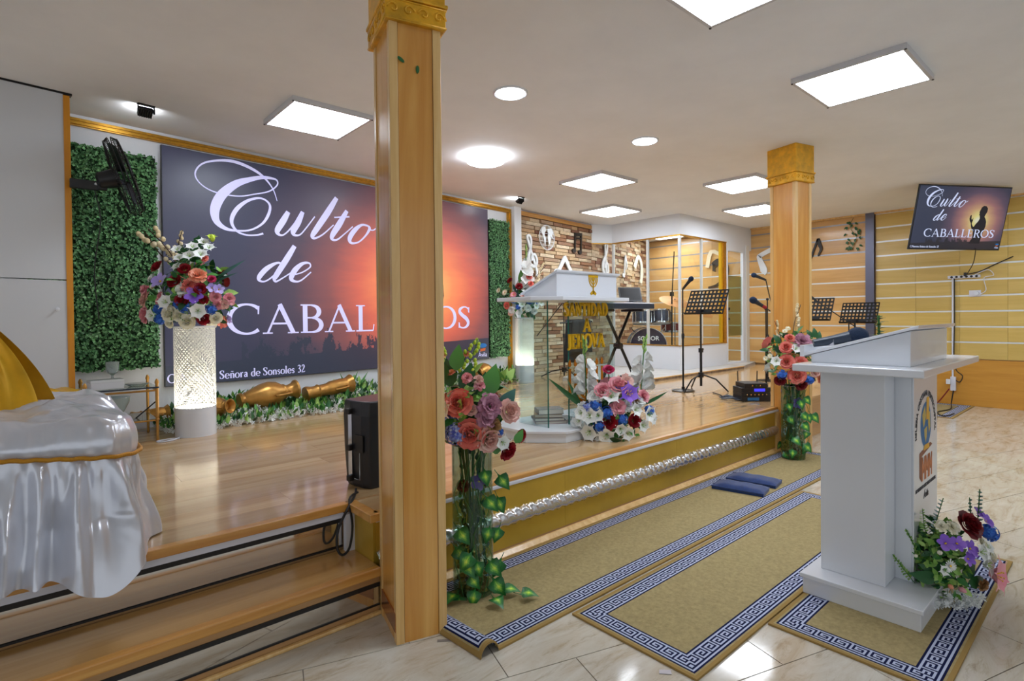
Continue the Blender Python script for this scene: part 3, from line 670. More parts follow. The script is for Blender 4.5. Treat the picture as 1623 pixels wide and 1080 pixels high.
# ------------------------------------------------------------------ slide picture (screen and television show the same slide)
def slide_mat(name, W, H, strength, stops, sunr=1.0, lit=True, ground=(44,52,70)):
    m, nt, b = nodes(name)
    tc = nt.nodes.new('ShaderNodeTexCoord'); sp = nt.nodes.new('ShaderNodeSeparateXYZ'); nt.links.new(tc.outputs['Object'], sp.inputs[0])
    u = math_n(nt, 'DIVIDE', sp.outputs[0], W); v = math_n(nt, 'DIVIDE', sp.outputs[2], H)
    du = math_n(nt, 'MULTIPLY', math_n(nt, 'SUBTRACT', u, 0.70), 1.55*sunr); dv = math_n(nt, 'MULTIPLY', math_n(nt, 'SUBTRACT', v, 0.46), 1.0*sunr)
    rad = math_n(nt, 'SQRT', math_n(nt, 'ADD', math_n(nt, 'MULTIPLY', du, du), math_n(nt, 'MULTIPLY', dv, dv)))
    wob = noise(nt, coords(nt, 'Object', (1.5/W*2, 1, 6/H)), 1.6, 4, 0.6, 0.4)
    rad2 = math_n(nt, 'ADD', rad, math_n(nt, 'MULTIPLY', math_n(nt, 'SUBTRACT', wob, 0.5), 0.12))
    sky = ramp(nt, rad2, stops)
    # dark ground with a ragged line of trees
    tn = noise(nt, coords(nt, 'Object', (9/W, 1, 3/H)), 2.4, 6, 0.75)
    bumpy = math_n(nt, 'MULTIPLY', math_n(nt, 'MAXIMUM', math_n(nt, 'SUBTRACT', tn, 0.44), 0.0), 0.62)
    uw = math_n(nt, 'MULTIPLY', math_n(nt, 'GREATER_THAN', u, 0.16), math_n(nt, 'LESS_THAN', u, 0.62))
    lvl = math_n(nt, 'ADD', math_n(nt, 'MULTIPLY', u, 0.055), math_n(nt, 'ADD', 0.085, math_n(nt, 'MULTIPLY', bumpy, uw)))
    gm = math_n(nt, 'LESS_THAN', v, lvl)
    col = mixc(nt, math_n(nt, 'MULTIPLY', gm, 0.93), sky, lin(ground))
    nt.links.new(col, b.inputs['Emission Color']); setp(b, est=strength, rough=0.35)
    if lit: nt.links.new(col, b.inputs['Base Color'])
    else: b.inputs['Base Color'].default_value = (.01,.01,.012,1)
    return m
slide_mat('slide_big', 3.905, 2.035, 0.28, [(0.02, (255,214,140)), (0.10, (252,184,112)), (0.20, (240,140,92)), (0.34, (206,102,84)), (0.48, (132,80,82)), (0.64, (76,64,80)), (0.85, (54,56,78))])
slide_mat('slide_tv', 1.328, 0.754, 0.62, [(0.02, (214,214,190)), (0.10, (214,204,130)), (0.22, (190,150,112)), (0.36, (150,104,104)), (0.52, (86,70,90)), (0.7, (54,54,74)), (0.9, (42,50,74))], 1.1, False, (24,24,34))
plain('letter_lilac', (206,206,246), 0.5); MT['letter_lilac'].node_tree.nodes['Principled BSDF'].inputs['Emission Color'].default_value = lin((206,206,246)); MT['letter_lilac'].node_tree.nodes['Principled BSDF'].inputs['Emission Strength'].default_value = 0.28
plain('letter_tv', (20,20,24), 0.5); MT['letter_tv'].node_tree.nodes['Principled BSDF'].inputs['Emission Color'].default_value = lin((196,206,238)); MT['letter_tv'].node_tree.nodes['Principled BSDF'].inputs['Emission Strength'].default_value = 0.75
plain('slide_dark', (24,22,34), 0.5); plain('slide_arm', (48,40,52), 0.5); plain('logo_blue', (30,120,200), 0.5, est=0); plain('logo_orange', (226,110,50), 0.5)
def slide(parent, W, H, y, th, tv):
    k = W/3.905; LM = 'letter_tv' if tv else 'letter_lilac'
    mb = MB()
    for q in SCRIPT.values(): mb.stroke([(p[0]*k, p[1]*H/2.035, p[2]*k) for p in q], y, th, 6 if not tv else 3)
    obj('script_lettering', mb, LM, parent)
    obj('capital_lettering', set_text(MB(), 'CABALLEROS', .49*k, .425*k, .285*k, 3.08*k, y, th), LM, parent)
    obj('address_lettering', set_text(MB(), 'C/Nuestra Señora de Sonsoles 32', .015*k, .03*k, .075*k, 1.225*k, y, th, 2), LM, parent)
    # praying figure: plain dark outline of the slide
    fig = [(2.52,.20),(2.55,.30),(2.62,.40),(2.60,.62),(2.52,.72),(2.47,.80),(2.42,.95),(2.36,1.02),(2.33,1.10),(2.34,1.18),(2.37,1.24),(2.40,1.22),(2.42,1.10),(2.45,1.06),(2.49,1.15),(2.50,1.04),(2.47,.93),(2.53,.84),(2.58,.80),(2.64,.90),(2.74,1.02),(2.78,1.12),(2.75,1.22),(2.72,1.24),(2.73,1.30),(2.71,1.34),(2.74,1.42),(2.78,1.52),(2.86,1.57),(2.97,1.56),(3.05,1.48),(3.05,1.36),(3.00,1.26),(2.97,1.18),(3.04,1.10),(3.09,1.00),(3.10,.84),(3.06,.66),(3.02,.52),(3.00,.38),(2.98,.20)]
    n = len(fig); f2 = [(p[0]*k, p[1]*k) for p in fig]
    mbf = MB(); mbf.add([(p[0], y+.0006*(1 if not tv else .4), p[1]) for p in f2] , [tuple(reversed(range(n)))])
    obj('praying_figure', mbf, 'slide_dark', parent)
    mbl = MB(); mbl.add([(3.785*k+.075*k*math.cos(a), y, .185*k+.03*k*math.sin(a)) for a in [2*PI*i/16 for i in range(16)]], [tuple(reversed(range(16)))], 0)
    mbl.add([(3.735*k, y, .105*k), (3.83*k, y, .115*k), (3.835*k, y, .15*k), (3.735*k, y, .14*k)], [(0,1,2,3)], 1)
    obj('church_logo', mbl, ['logo_blue', 'logo_orange'], parent)
    bfont('Ávila', .085*k, LM, 'city_lettering', parent, (3.78*k, y, .035*k), (PI/2,0,0))
scr = thing('projection_banner', 'big dark sunset screen with white lettering on the stage wall', 'screen', tuple(wp(-6.445, 0.001, .748)), WA)
obj('backing', MB().box(0, -.03, 0, 3.905, 0, 2.035), 'black_plastic', scr)
obj('picture', MB().box(.004, -.032, .004, 3.901, -.030, 2.031), 'slide_big', scr)
slide(scr, 3.905, 2.035, -.033, .003, False)
# television
tvp = thing('television', 'flat television hanging tilted from the ceiling showing the same slide', 'television', (8.71, 1.453, 2.484), -.545)
TVW, TVH = 1.358, .784
def tvpart(name, mb, mats, parent=None, **k):
    return obj(name, mb, mats, parent or tvp, rot=(.212,0,0) if parent is None else (0,0,0), **k)
case = tvpart('case', MB().box(-TVW/2, 0, -TVH/2, TVW/2, .016, TVH/2).box(-.4,.016,-.28,.4,.06,.12), 'black_plastic', bevel=.004)
pic = obj('picture', MB().box(0, -.0015, 0, TVW-.03, 0, TVH-.03), 'slide_tv', case, (-TVW/2+.015, -.001, -TVH/2+.015))
slide(pic, TVW-.03, TVH-.03, -.0025, .001, True)
obj('bracket', MB().cbox((0,.10,.0),(.26,.03,.30)).tube([(0,.12,.05),(0,.20,.22),(0,.20,ZC-2.484)], .018, 8).cbox((0,.20,ZC-2.484-.006),(.16,.16,.012)), 'black_metal', tvp)
# ------------------------------------------------------------------ artificial ivy panels
foliage('hedge_leaf', (16,70,32), (128,188,128), 0.4)
plain('hedge_back', (20,48,24), 0.9)
def hedge(s0, s1, z0, z1, label, n):
    t = thing('artificial_hedge', label, 'hedge', tuple(wp(s0, 0, z0)), WA, 'artificial ivy panels')
    W, H = s1-s0, z1-z0
    obj('backing_mat', MB().box(0,-.03,0,W,-.002,H), 'hedge_back', t)
    rr = random.Random(int(s0*100)); mb = MB()
    for i in range(n):
        x, z = rr.uniform(-.005, W+.005), rr.uniform(-.008, H+.01); L = rr.uniform(.016, .03); w = L*.42
        R = Matrix.Rotation(rr.uniform(0, 2*PI), 4, 'Y') @ Matrix.Rotation(rr.uniform(-.9, .5), 4, 'X')
        mb.T = Matrix.Translation((x, -.033-rr.uniform(0,.025), z)) @ R
        mb.add([(0,0,-L*.5),(w,-.004,0),(0,.003,L*.5),(-w,-.004,0)], [(0,1,2),(0,2,3)])
    obj('leaves', mb, 'hedge_leaf', t, kind='stuff')
hedge(-7.30, -6.49, .925, 2.655, 'green ivy panel behind the fan left of the big screen', 9000)
hedge(-2.52, -2.125, .765, 2.655, 'narrow green ivy panel right of the big screen', 5200)
# ------------------------------------------------------------------ flower library (unit size about 1, facing +Z)
for nm, c1, c2 in (('petal_red', (128,8,22), (176,20,40)), ('petal_darkred', (92,6,16), (140,14,26)), ('petal_coral', (226,108,98), (244,156,140)), ('petal_peach', (240,140,104), (248,180,150)), ('petal_blush', (224,168,156), (240,204,192)), ('petal_pink', (232,140,156), (246,184,192)), ('petal_hotpink', (190,30,90), (220,70,120)), ('petal_mauve', (166,108,134), (204,150,172)), ('petal_white', (226,230,228), (250,252,250)), ('petal_cream', (240,236,206), (252,250,236)), ('petal_blue', (26,76,190), (70,140,226)), ('petal_bluewhite', (70,90,210), (186,206,240)), ('petal_purple', (104,56,190), (160,116,226)), ('petal_lilac', (150,130,220), (196,180,236)), ('petal_lime', (170,200,40), (206,224,80)), ('petal_brown', (150,104,60), (196,156,104)), ('petal_orange', (222,120,60), (240,160,90)), ('bud_cream', (226,206,160), (246,232,200))):
    foliage(nm, c1, c2, 0.55)
foliage('leaf_dark', (10,58,26), (38,104,50), 0.4); foliage('leaf_mid', (34,104,40), (92,158,70), 0.42); foliage('leaf_light', (104,160,60), (170,206,110), 0.45); foliage('leaf_teal', (24,70,66), (70,120,108), 0.45)
plain('stem_green', (52,104,44), 0.5); plain('stem_brown', (70,48,34), 0.6); plain('stamen', (236,196,60), 0.5); plain('stamen_green', (150,190,60), 0.5)
# two-tone pothos leaf
m_, nt_, b_ = nodes('leaf_pothos')
tc_ = nt_.nodes.new('ShaderNodeTexCoord'); sp_ = nt_.nodes.new('ShaderNodeSeparateXYZ'); nt_.links.new(tc_.outputs['Object'], sp_.inputs[0])
ax_ = math_n(nt_, 'ABSOLUTE', sp_.outputs[0]); ay_ = math_n(nt_, 'MULTIPLY', math_n(nt_, 'ABSOLUTE', math_n(nt_, 'SUBTRACT', sp_.outputs[1], .45)), .62)
nz_ = noise(nt_, coords(nt_, 'Object', (9,3,1)), 3, 3)
d_ = math_n(nt_, 'ADD', math_n(nt_, 'ADD', ax_, ay_), math_n(nt_, 'MULTIPLY', math_n(nt_, 'SUBTRACT', nz_, .5), .35))
nt_.links.new(ramp(nt_, d_, [(0.02, (206,226,70)), (0.12, (120,186,60)), (0.24, (28,112,44)), (0.6, (12,74,34))]), b_.inputs['Base Color']); setp(b_, rough=.35)

def petal(mb, ang, r0, L, W, e0, e1, cup=.25, h0=0.0, n=3, mi=0, tip=.35, twist=0.0):
    vs = []; rho, h = r0, h0; ds = L/n
    ca, sa = math.cos(ang), math.sin(ang)
    for i in range(n+1):
        t = i/n; w = W*(math.sin(PI*(.12+.62*t)) if t < .8 else tip + .2*(1-t))
        for c in (-1, 0, 1):
            x, y, z = rho, c*w, h + (abs(c)*cup*w)
            if twist: z += twist*c*w
            vs.append((x*ca-y*sa, x*sa+y*ca, z))
        e = e0 + (e1-e0)*t; rho += ds*math.cos(e); h += ds*math.sin(e)
    fs = []
    for i in range(n):
        for c in range(2):
            a = i*3+c; fs.append((a, a+1, a+4, a+3))
    mb.add(vs, fs, mi)
def f_rose(seed=0, loose=0.0):
    rr = random.Random(seed); mb = MB(); mb.ball((0,0,.36), (.11,.11,.22), 6, 4)
    for ring, (n, r0, L, W, e0, e1, h0) in enumerate(((3,.05,.34,.16,1.6,1.9,.24), (4,.10,.42,.24,1.5,1.8,.17), (5,.15,.52,.33,1.35,1.6,.09), (6,.20,.62,.42,1.15,1.10,.0), (7,.26,.72,.47,.9,.45,-.08), (7,.28,.80,.50,.6,-.1,-.14))):
        for k in range(n):
            petal(mb, 2*PI*(k+ring*.43)/n + rr.uniform(-.12,.12), r0, L*(1+loose*.1), W, e0+rr.uniform(-.12,.12)-loose, e1+rr.uniform(-.2,.2), .18, h0, 3, 0, .55)
    return mb
def f_carn(seed=0):
    rr = random.Random(seed); mb = MB()
    for ring, (n, L, e) in enumerate(((6,.45,1.45), (9,.62,1.1), (11,.80,.72), (12,.92,.3), (12,.95,-.1))):
        for k in range(n):
            petal(mb, 2*PI*(k+ring*.37)/n + rr.uniform(-.2,.2), .08, L*rr.uniform(.85,1.1), .24, e+rr.uniform(-.15,.15), e+rr.uniform(-.5,.2), .25, -.05+.02*ring, 3, 0, .8, rr.uniform(-.3,.3))
    return mb
def f_lily(seed=0, mi2=1):
    rr = random.Random(seed); mb = MB()
    for k in range(6):
        petal(mb, 2*PI*k/6 + rr.uniform(-.08,.08), .05, 1.05, .34 if k % 2 else .28, 1.0, -.35+rr.uniform(-.15,.15), .12, .0, 5, 0, .10)
    for k in range(5):
        a = 2*PI*k/5; mb.tube([(0,0,.05),(.08*math.cos(a),.08*math.sin(a),.3),(.2*math.cos(a),.2*math.sin(a),.48)], .018, 4, 1); mb.ball((.2*math.cos(a),.2*math.sin(a),.49), (.05,.03,.03), 5, 3, 1)
    return mb
def f_orchid(seed=0):
    rr = random.Random(seed); mb = MB()
    for k in range(5): petal(mb, 2*PI*k/5, .05, .95, .42 if k % 2 else .30, .75, -.1, .15, 0, 4, 0, .3)
    mb.ball((0,0,.12), (.14,.10,.12), 6, 4, 1); return mb
def f_daisy(seed=0):
    mb = MB()
    for ring in range(3):
        for k in range(14): petal(mb, 2*PI*(k+.33*ring)/14, .12, .85-.15*ring, .13, .25+.35*ring, .1+.35*ring, .1, .02*ring, 2, 0, .6)
    mb.ball((0,0,.12), (.2,.2,.12), 8, 4, 1); return mb
def f_hyd(seed=0):
    rr = random.Random(seed); mb = MB()
    for i in range(46):
        z = rr.uniform(-.25, 1); a = rr.uniform(0, 2*PI); r = math.sqrt(max(0, 1-z*z)); d = Vector((r*math.cos(a), r*math.sin(a), z))
        q = frame_to(d).to_matrix().to_4x4(); mb.T = Matrix.Translation(d*.78) @ q @ Matrix.Rotation(rr.uniform(0,2), 4, 'Z')
        for k in range(4):
            b = PI/2*k; c, s = math.cos(b), math.sin(b); mb.add([(0,0,0),(.17*c-.12*s,.17*s+.12*c,.06),(.30*c,.30*s,.03),(.17*c+.12*s,.17*s-.12*c,.06)], [(0,1,2),(0,2,3)])
    mb.T = None; mb.ball((0,0,0), .66, 8, 5); return mb
def f_bud(seed=0):
    mb = MB(); mb.lathe([(.03,-.5),(.32,-.2),(.42,.1),(.30,.5),(.05,.8)], 7); return mb
def f_glad(seed=0):
    """flower spike with ruffled blooms, length 1 along Z"""
    rr = random.Random(seed); mb = MB(); mb.tube([(0,0,-.25),(0,0,1.0)], .012, 5, 1)
    for i in range(8):
        z = .02 + i*.085; s = .235*(1-.055*i); a0 = PI*(i % 2) + rr.uniform(-.5,.5)
        d = Vector((math.cos(a0)*.8, math.sin(a0)*.8, .55)); mb.T = Matrix.Translation((math.cos(a0)*.03, math.sin(a0)*.03, z)) @ frame_to(d).to_matrix().to_4x4() @ Matrix.Scale(s, 4)
        for k in range(6): petal(mb, 2*PI*k/6+rr.uniform(-.2,.2), .05, 1.0, .40, 1.15, .25+rr.uniform(-.2,.2), .2, 0, 4, 0, .45)
    mb.T = None
    for i in range(5):
        z = .72+i*.055; sgn = 1 if i % 2 else -1
        mb.tube([(0,0,z),(.03*sgn,.01,z+.06),(.035*sgn,.012,z+.13)], [.016,.02,.003], 5, 2)
    return mb
def f_sprig(seed=0, n=10, droop=.25, lr=.055):
    """thin twig with round buds, length 1 along Z"""
    rr = random.Random(seed); P = [(droop*t*t, .06*math.sin(4*t), t) for t in [i/8 for i in range(9)]]
    mb = MB(); mb.tube(P, .011, 5, 1)
    for i in range(n):
        t = .30+.7*i/n; x = droop*t*t; a = rr.uniform(0,2*PI); rr_ = lr*1.3
        mb.tube([(x,0,t),(x+.5*rr_*math.cos(a),.5*rr_*math.sin(a),t+.02)], .006, 4, 1); mb.ball((x+rr_*math.cos(a), rr_*math.sin(a), t+.03), (lr*.8,lr*.8,lr), 6, 4, 0)
    return mb
def leafblade(mb, L, W, mi=0, n=5, bend=.25, fold=.12, notch=0):
    vs = []
    for i in range(n+1):
        t = i/n; w = W*math.sin(PI*min(1, .06+.94*t**.75))*(1.0 if t < .98 else 0.02); z = bend*L*t*t*-1
        if notch and i % 2: w *= 1-notch
        vs += [(-w, L*t, z+fold*w), (0, L*t, z), (w, L*t, z+fold*w)]
    mb.add(vs, [q for i in range(n) for q in ((i*3, i*3+1, i*3+4, i*3+3), (i*3+1, i*3+2, i*3+5, i*3+4))], mi)
def f_eucal(seed=0, n=9):
    rr = random.Random(seed); mb = MB(); mb.tube([(0,0,0),(.05,0,.5),(.14,0,1.0)], .012, 4, 1)
    for i in range(n):
        t = .2+.8*i/n
        for sgn in (-1, 1):
            mb.T = Matrix.Translation((.14*t*t,0,t)) @ Matrix.Rotation(sgn*PI/2+rr.uniform(-.4,.4), 4, 'Z') @ Matrix.Rotation(.6, 4, 'X') @ Matrix.Scale(1, 4)
            leafblade(mb, .15*(1.1-.5*t), .055*(1.1-.4*t), 0, 3)
    mb.T = None; return mb
FM = {}
def fmesh(kind, col):
    key = kind+col
    if key in FM: return FM[key]
    sd = len(FM)
    if kind == 'rose': me = mesh_of('rose', f_rose(sd), 'petal_'+col, True)
    elif kind == 'peony': me = mesh_of('peony', f_carn(sd), 'petal_'+col, True)
    elif kind == 'lily': me = mesh_of('lily', f_lily(sd), ['petal_'+col, 'stamen_green' if col == 'white' else 'stamen'], True)
    elif kind == 'orchid': me = mesh_of('orchid', f_orchid(sd), ['petal_'+col, 'stamen'], True)
    elif kind == 'daisy': me = mesh_of('daisy', f_daisy(sd), ['petal_'+col, 'stamen'], True)
    elif kind == 'hydrangea': me = mesh_of('hydrangea', f_hyd(sd), 'petal_'+col)
    elif kind == 'flower_bud': me = mesh_of('flower_bud', f_bud(sd), 'petal_'+col, True)
    elif kind == 'gladiolus': me = mesh_of('gladiolus', f_glad(sd), ['petal_'+col, 'stem_green', 'leaf_light'], True)
    elif kind == 'bud_twig': me = mesh_of('bud_twig', f_sprig(sd), ['bud_cream' if col == 'cream' else 'petal_'+col, 'stem_brown' if col == 'cream' else 'stem_green'], True)
    elif kind == 'eucalyptus': me = mesh_of('eucalyptus', f_eucal(sd), ['leaf_'+col, 'stem_green'])
    elif kind == 'pothos_leaf':
        mb = MB()
        def hp(u, v):
            t = v; w = .46*(math.sin(PI*min(1,.10+.9*t**.62)))*(1-.25*t); x = (u-.5)*2*w
            return (x, t*1.05-.02-(.10*(1-t)*(-1 if abs(u-.5) > .2 else 1) if t < .1 else 0), .10*abs(x)+.12*math.sin(PI*t)-.18*t*t)
        mb.grid(hp, 4, 6); mb.tube([(0,-.35,.12),(0,-.1,.02),(0,.02,0)], .02, 4); me = mesh_of('pothos_leaf', mb, 'leaf_pothos', True)
    elif kind == 'broad_leaf': mb = MB(); leafblade(mb, 1, .30, 0, 6, .35); me = mesh_of('broad_leaf', mb, 'leaf_'+col, True)
    elif kind == 'blade_leaf': mb = MB(); leafblade(mb, 1, .06, 0, 7, .22, .5); me = mesh_of('blade_leaf', mb, 'leaf_'+col, True)
    elif kind == 'monstera_leaf': mb = MB(); leafblade(mb, 1, .42, 0, 12, .15, .1, .45); me = mesh_of('monstera_leaf', mb, 'leaf_'+col)
    FM[key] = me; return me
VR = Vector((.75, -.661, 0)).normalized(); VF = Vector((-.661, -.75, 0)).normalized(); VU = Vector((0,0,1))
def put(parent, kind, col, p, size, d, spin=0.0):
    o = obj(kind, fmesh(kind, col), None, parent, tuple(p)); o.rotation_mode = 'QUATERNION'
    o.rotation_quaternion = frame_to(d) @ Matrix.Rotation(spin, 3, 'Z').to_quaternion(); o.scale = (size,)*3; return o
def put_leaf(parent, kind, col, p, d, L, face=None, roll=0.0):
    """leaf whose length (local Y) follows d and whose upper side looks towards face"""
    y = Vector(d).normalized(); z = Vector(face if face is not None else VF) ; z = (z - y*z.dot(y))
    if z.length < 1e-4: z = y.orthogonal()
    z.normalize(); x = y.cross(z); M = Matrix((x, y, z)).transposed()
    o = obj(kind, fmesh(kind, col), None, parent, tuple(p)); o.rotation_mode = 'QUATERNION'; o.rotation_quaternion = M.to_quaternion() @ Matrix.Rotation(roll, 3, 'Y').to_quaternion(); o.scale = (L,)*3; return o
def bouquet(parent, c0, k, flowers, R, cu, depth=.75, back=8, seed=1, squash=1.0):
    """flowers: (kind, colour, dx, up, size) in units k, seen from the room; placed on a dome round (c0 + up cu)"""
    rr = random.Random(seed); c = Vector(c0)
    for (kind, col, dx, up, s) in flowers:
        h2 = 1 - (dx/R)**2 - ((up-cu)/(R*squash))**2
        fw = R*depth*math.sqrt(max(.02, h2)) if h2 > 0 else R*.08
        p = c + VR*(dx*k) + VU*(up*k) + VF*(fw*k)
        d = VR*(dx/R)*.8 + VU*((up-cu)/R*.7+.15) + VF*.75 + Vector((rr.uniform(-.15,.15), rr.uniform(-.15,.15), rr.uniform(-.1,.1)))
        put(parent, kind, col, p, s*k, d, rr.uniform(0, 6))
    for i in range(back):      # the far side is dressed as well
        kind, col, dx, up, s = rr.choice(flowers)
        if kind in ('gladiolus', 'bud_twig'): continue
        dx = rr.uniform(-.55, .55)*R; up = max(6, cu + rr.uniform(-.5,.7)*R*squash); fw = -R*depth*.7*math.sqrt(max(.05, 1-(dx/R)**2))
        put(parent, kind, col, c + VR*(dx*k) + VU*(up*k) + VF*(fw*k), s*k, VR*(dx/R) - VF*.9 + VU*.3, rr.uniform(0,6))
def greens(parent, c0, k, R, cu, n, mats, size=(8,14), seed=2, squash=1.0, kind='stuff', depth=.75, W=.28):
    """loose filler leaves inside the bouquet: one uncountable mass"""
    rr = random.Random(seed); mb = MB(); c = Vector(c0)
    for i in range(n):
        a, b = rr.uniform(0, 2*PI), rr.uniform(-.7, 1.35); d = Vector((math.cos(a)*math.cos(b), math.sin(a)*math.cos(b), math.sin(b)))
        p = c + VU*(cu*k) + Vector((d.x*R*depth, d.y*R*depth, d.z*R*squash))*k*rr.uniform(.35, .95)
        L = rr.uniform(*size)*k; M = frame_to(d).to_matrix().to_4x4() @ Matrix.Rotation(rr.uniform(0,6), 4, 'Z') @ Matrix.Rotation(rr.uniform(.2,1.3), 4, 'X')
        mb.T = Matrix.Translation(p) @ M; leafblade(mb, L, L*W, rr.randrange(len(mats)), 3)
    return obj('filler_leaves', mb, ['leaf_'+m for m in mats], parent, kind=kind)
def lowgreens(parent, pts, mats, L, name, seed=5, petals=None):
    """leaf mass scattered at the given points"""
    rr = random.Random(seed); mb = MB()
    for p in pts:
        d = Vector((rr.uniform(-1,1), rr.uniform(-1,1), rr.uniform(.1,1)))
        mb.T = Matrix.Translation(p) @ frame_to(d).to_matrix().to_4x4() @ Matrix.Rotation(rr.uniform(.4,1.4), 4, 'X'); l = L*rr.uniform(.6,1.3)
        if petals:
            for q in range(5):
                a = 2*PI*q/5; ca, sa = math.cos(a), math.sin(a)
                mb.add([(0,0,0), (l*.55*ca-l*.26*sa, l*.55*sa+l*.26*ca, l*.15), (l*ca, l*sa, l*.05), (l*.55*ca+l*.26*sa, l*.55*sa-l*.26*ca, l*.15)], [(0,1,2),(0,2,3)])
        else: leafblade(mb, l, l*.30, rr.randrange(len(mats)), 3)
    return obj(name, mb, mats, parent, kind='stuff')

# ------------------------------------------------------------------ perforated lit pedestals
plain('perforated_white', (226,226,220), 0.5)
def pedestal(x, y, r, ztop, band, label):
    t = thing('flower_pedestal', label, 'pedestal', (x, y, HS), 0, 'lit white flower pedestals')
    H = ztop-HS; bh = band-HS
    obj('base_band', MB().lathe([(r,0),(r,bh),(r-.01,bh),(r-.01,.004)], 40, cap=False).lathe([(.001,.003),(r-.002,.003)], 40, cap=False), 'white_lacquer', t, smooth=40)
    mb = MB(); na, nz = 34, 40; ch = (H-bh-.014)/nz
    for i in range(na):
        for j in range(nz):
            a0 = 2*PI*(i+(.5 if j % 2 else 0))/na; da = 2*PI/na; z0 = bh+j*ch
            V = []; sq = []
            rot = .4*((i*7+j*3) % 5)
            for q in range(8):
                an = 2*PI*q/8 + PI/8; cx, cz = math.cos(an), math.sin(an); m = max(abs(cx), abs(cz))
                V.append((a0+da*(.5+.5*cx/m), z0+ch*(.5+.5*cz/m)))
                hr = .34 if (i+j) % 3 else .24; sq.append((a0+da*(.5+hr*cx), z0+ch*(.5+hr*cz)))
            vs = [((r)*math.cos(p[0]), (r)*math.sin(p[0]), p[1]) for p in V+sq]
            mb.add(vs, [(q, (q+1) % 8, 8+(q+1) % 8, 8+q) for q in range(8)])
    obj('perforated_shade', mb, 'perforated_white', t)
    obj('top_plate', MB().lathe([(.001,H-.014),(r,H-.014),(r+.006,H-.008),(r+.006,H),(.001,H)], 40, cap=False), 'glass_clear' if False else 'white_lacquer', t, smooth=40)
    lamp = obj('lamp', MB().lathe([(.02,bh-.10),(r-.03,bh-.05),(r-.03,bh-.03),(.001,bh-.02)], 24), 'lamp_warm', t, smooth=True)
    return t
P1 = (.975, 4.84); P2 = (5.15, 5.59)
pedestal(P1[0], P1[1], .142, 1.264, .640, 'white perforated glowing pedestal in front of the big screen')
pedestal(P2[0], P2[1], .130, 1.305, .652, 'white perforated glowing pedestal by the white upright, seen past the glass lectern')
# bouquet on the near pedestal
fa = thing('flower_arrangement', 'tall mixed bouquet of roses and lilies on the pedestal before the screen', 'flowers', (P1[0], P1[1], 1.265))
k1 = .0049
F1 = [('rose','red',-37,90,9),('rose','red',9,86,8),('rose','red',-4,67,9.5),('rose','red',32,56,8.5),('rose','red',8,39,9.5),('rose','red',37,39,6),('rose','red',35,11,8.5),('peony','peach',28,76,11),('peony','coral',16,62,9.5),('peony','white',8,54,9.5),('orchid','lilac',-26,67,13),('orchid','purple',25,46,13),('daisy','white',-45,73,7.5),('daisy','cream',-39,59,7.5),('peony','blush',-60,41,11),('peony','pink',-62,56,8),('rose','pink',-70,18,12),('rose','pink',-26,46,5.5),('rose','pink',-30,38,5),('lily','white',-15,36,13),('lily','white',29,23,14),('lily','white',-41,17,12),('hydrangea','blue',-31,26,7.5),('hydrangea','blue',-29,11,8.5),('hydrangea','blue',10,28,8.5),('hydrangea','blue',46,25,8.5),('hydrangea','blue',0,33,6),('rose','cream',-12,19,11),('rose','cream',13,7,10),('rose','cream',-14,5,7),('rose','cream',2,16,8),('rose','cream',50,12,8),('peony','pink',66,41,8.5),('rose','pink',51,44,7.5),('rose','pink',54,32,6.5),('peony','blush',61,33,7),('orchid','lilac',55,55,8),('orchid','lilac',47,57,7.5),('rose','hotpink',46,71,5.5),('lily','white',22,128,10),('lily','white',13,119,11),('lily','white',33,119,10),('lily','white',14,104,12),('lily','white',27,107,12),('lily','white',-8,115,10),('lily','white',0,101,10),('lily','white',-1,88,9),('flower_bud','lime',34,136,9),('lily','lime',33,137,8),('peony','coral',33,103,5)]
F1 = [f[:4]+(f[4]*1.18,) for f in F1]
bouquet(fa, (0,0,0), k1, F1, 74, 42, .6, 14, 3, 1.25)
greens(fa, (0,0,0), k1, 72, 46, 260, ['dark','mid','light'], (12,22), 4, .95)
put_leaf(fa, 'monstera_leaf', 'dark', (.01,.05,.50), VR*.15+VU, .22)
put_leaf(fa, 'monstera_leaf', 'dark', (-.03,.05,.47), VR*-.45+VU, .19)
put_leaf(fa, 'blade_leaf', 'teal', VR*.19+VU*.37, VR*.8+VU*.6, .24); put_leaf(fa, 'blade_leaf', 'teal', VR*.17+VU*.34, VR*.95+VU*.45, .17)
put(fa, 'bud_twig', 'cream', VR*-.11+VU*.38, .40, VR*-.42+VU); put(fa, 'bud_twig', 'cream', VR*-.13+VU*.42, .32, VR*-.12+VU, 2); put(fa, 'bud_twig', 'cream', VR*-.11+VU*.42, .46, VR*-.72+VU, 4)
put_leaf(fa, 'broad_leaf', 'mid', VR*-.12+VU*.42, VR*-.4+VU, .10); put_leaf(fa, 'broad_leaf', 'mid', VR*-.10+VU*.42, VR*.3+VU, .09)
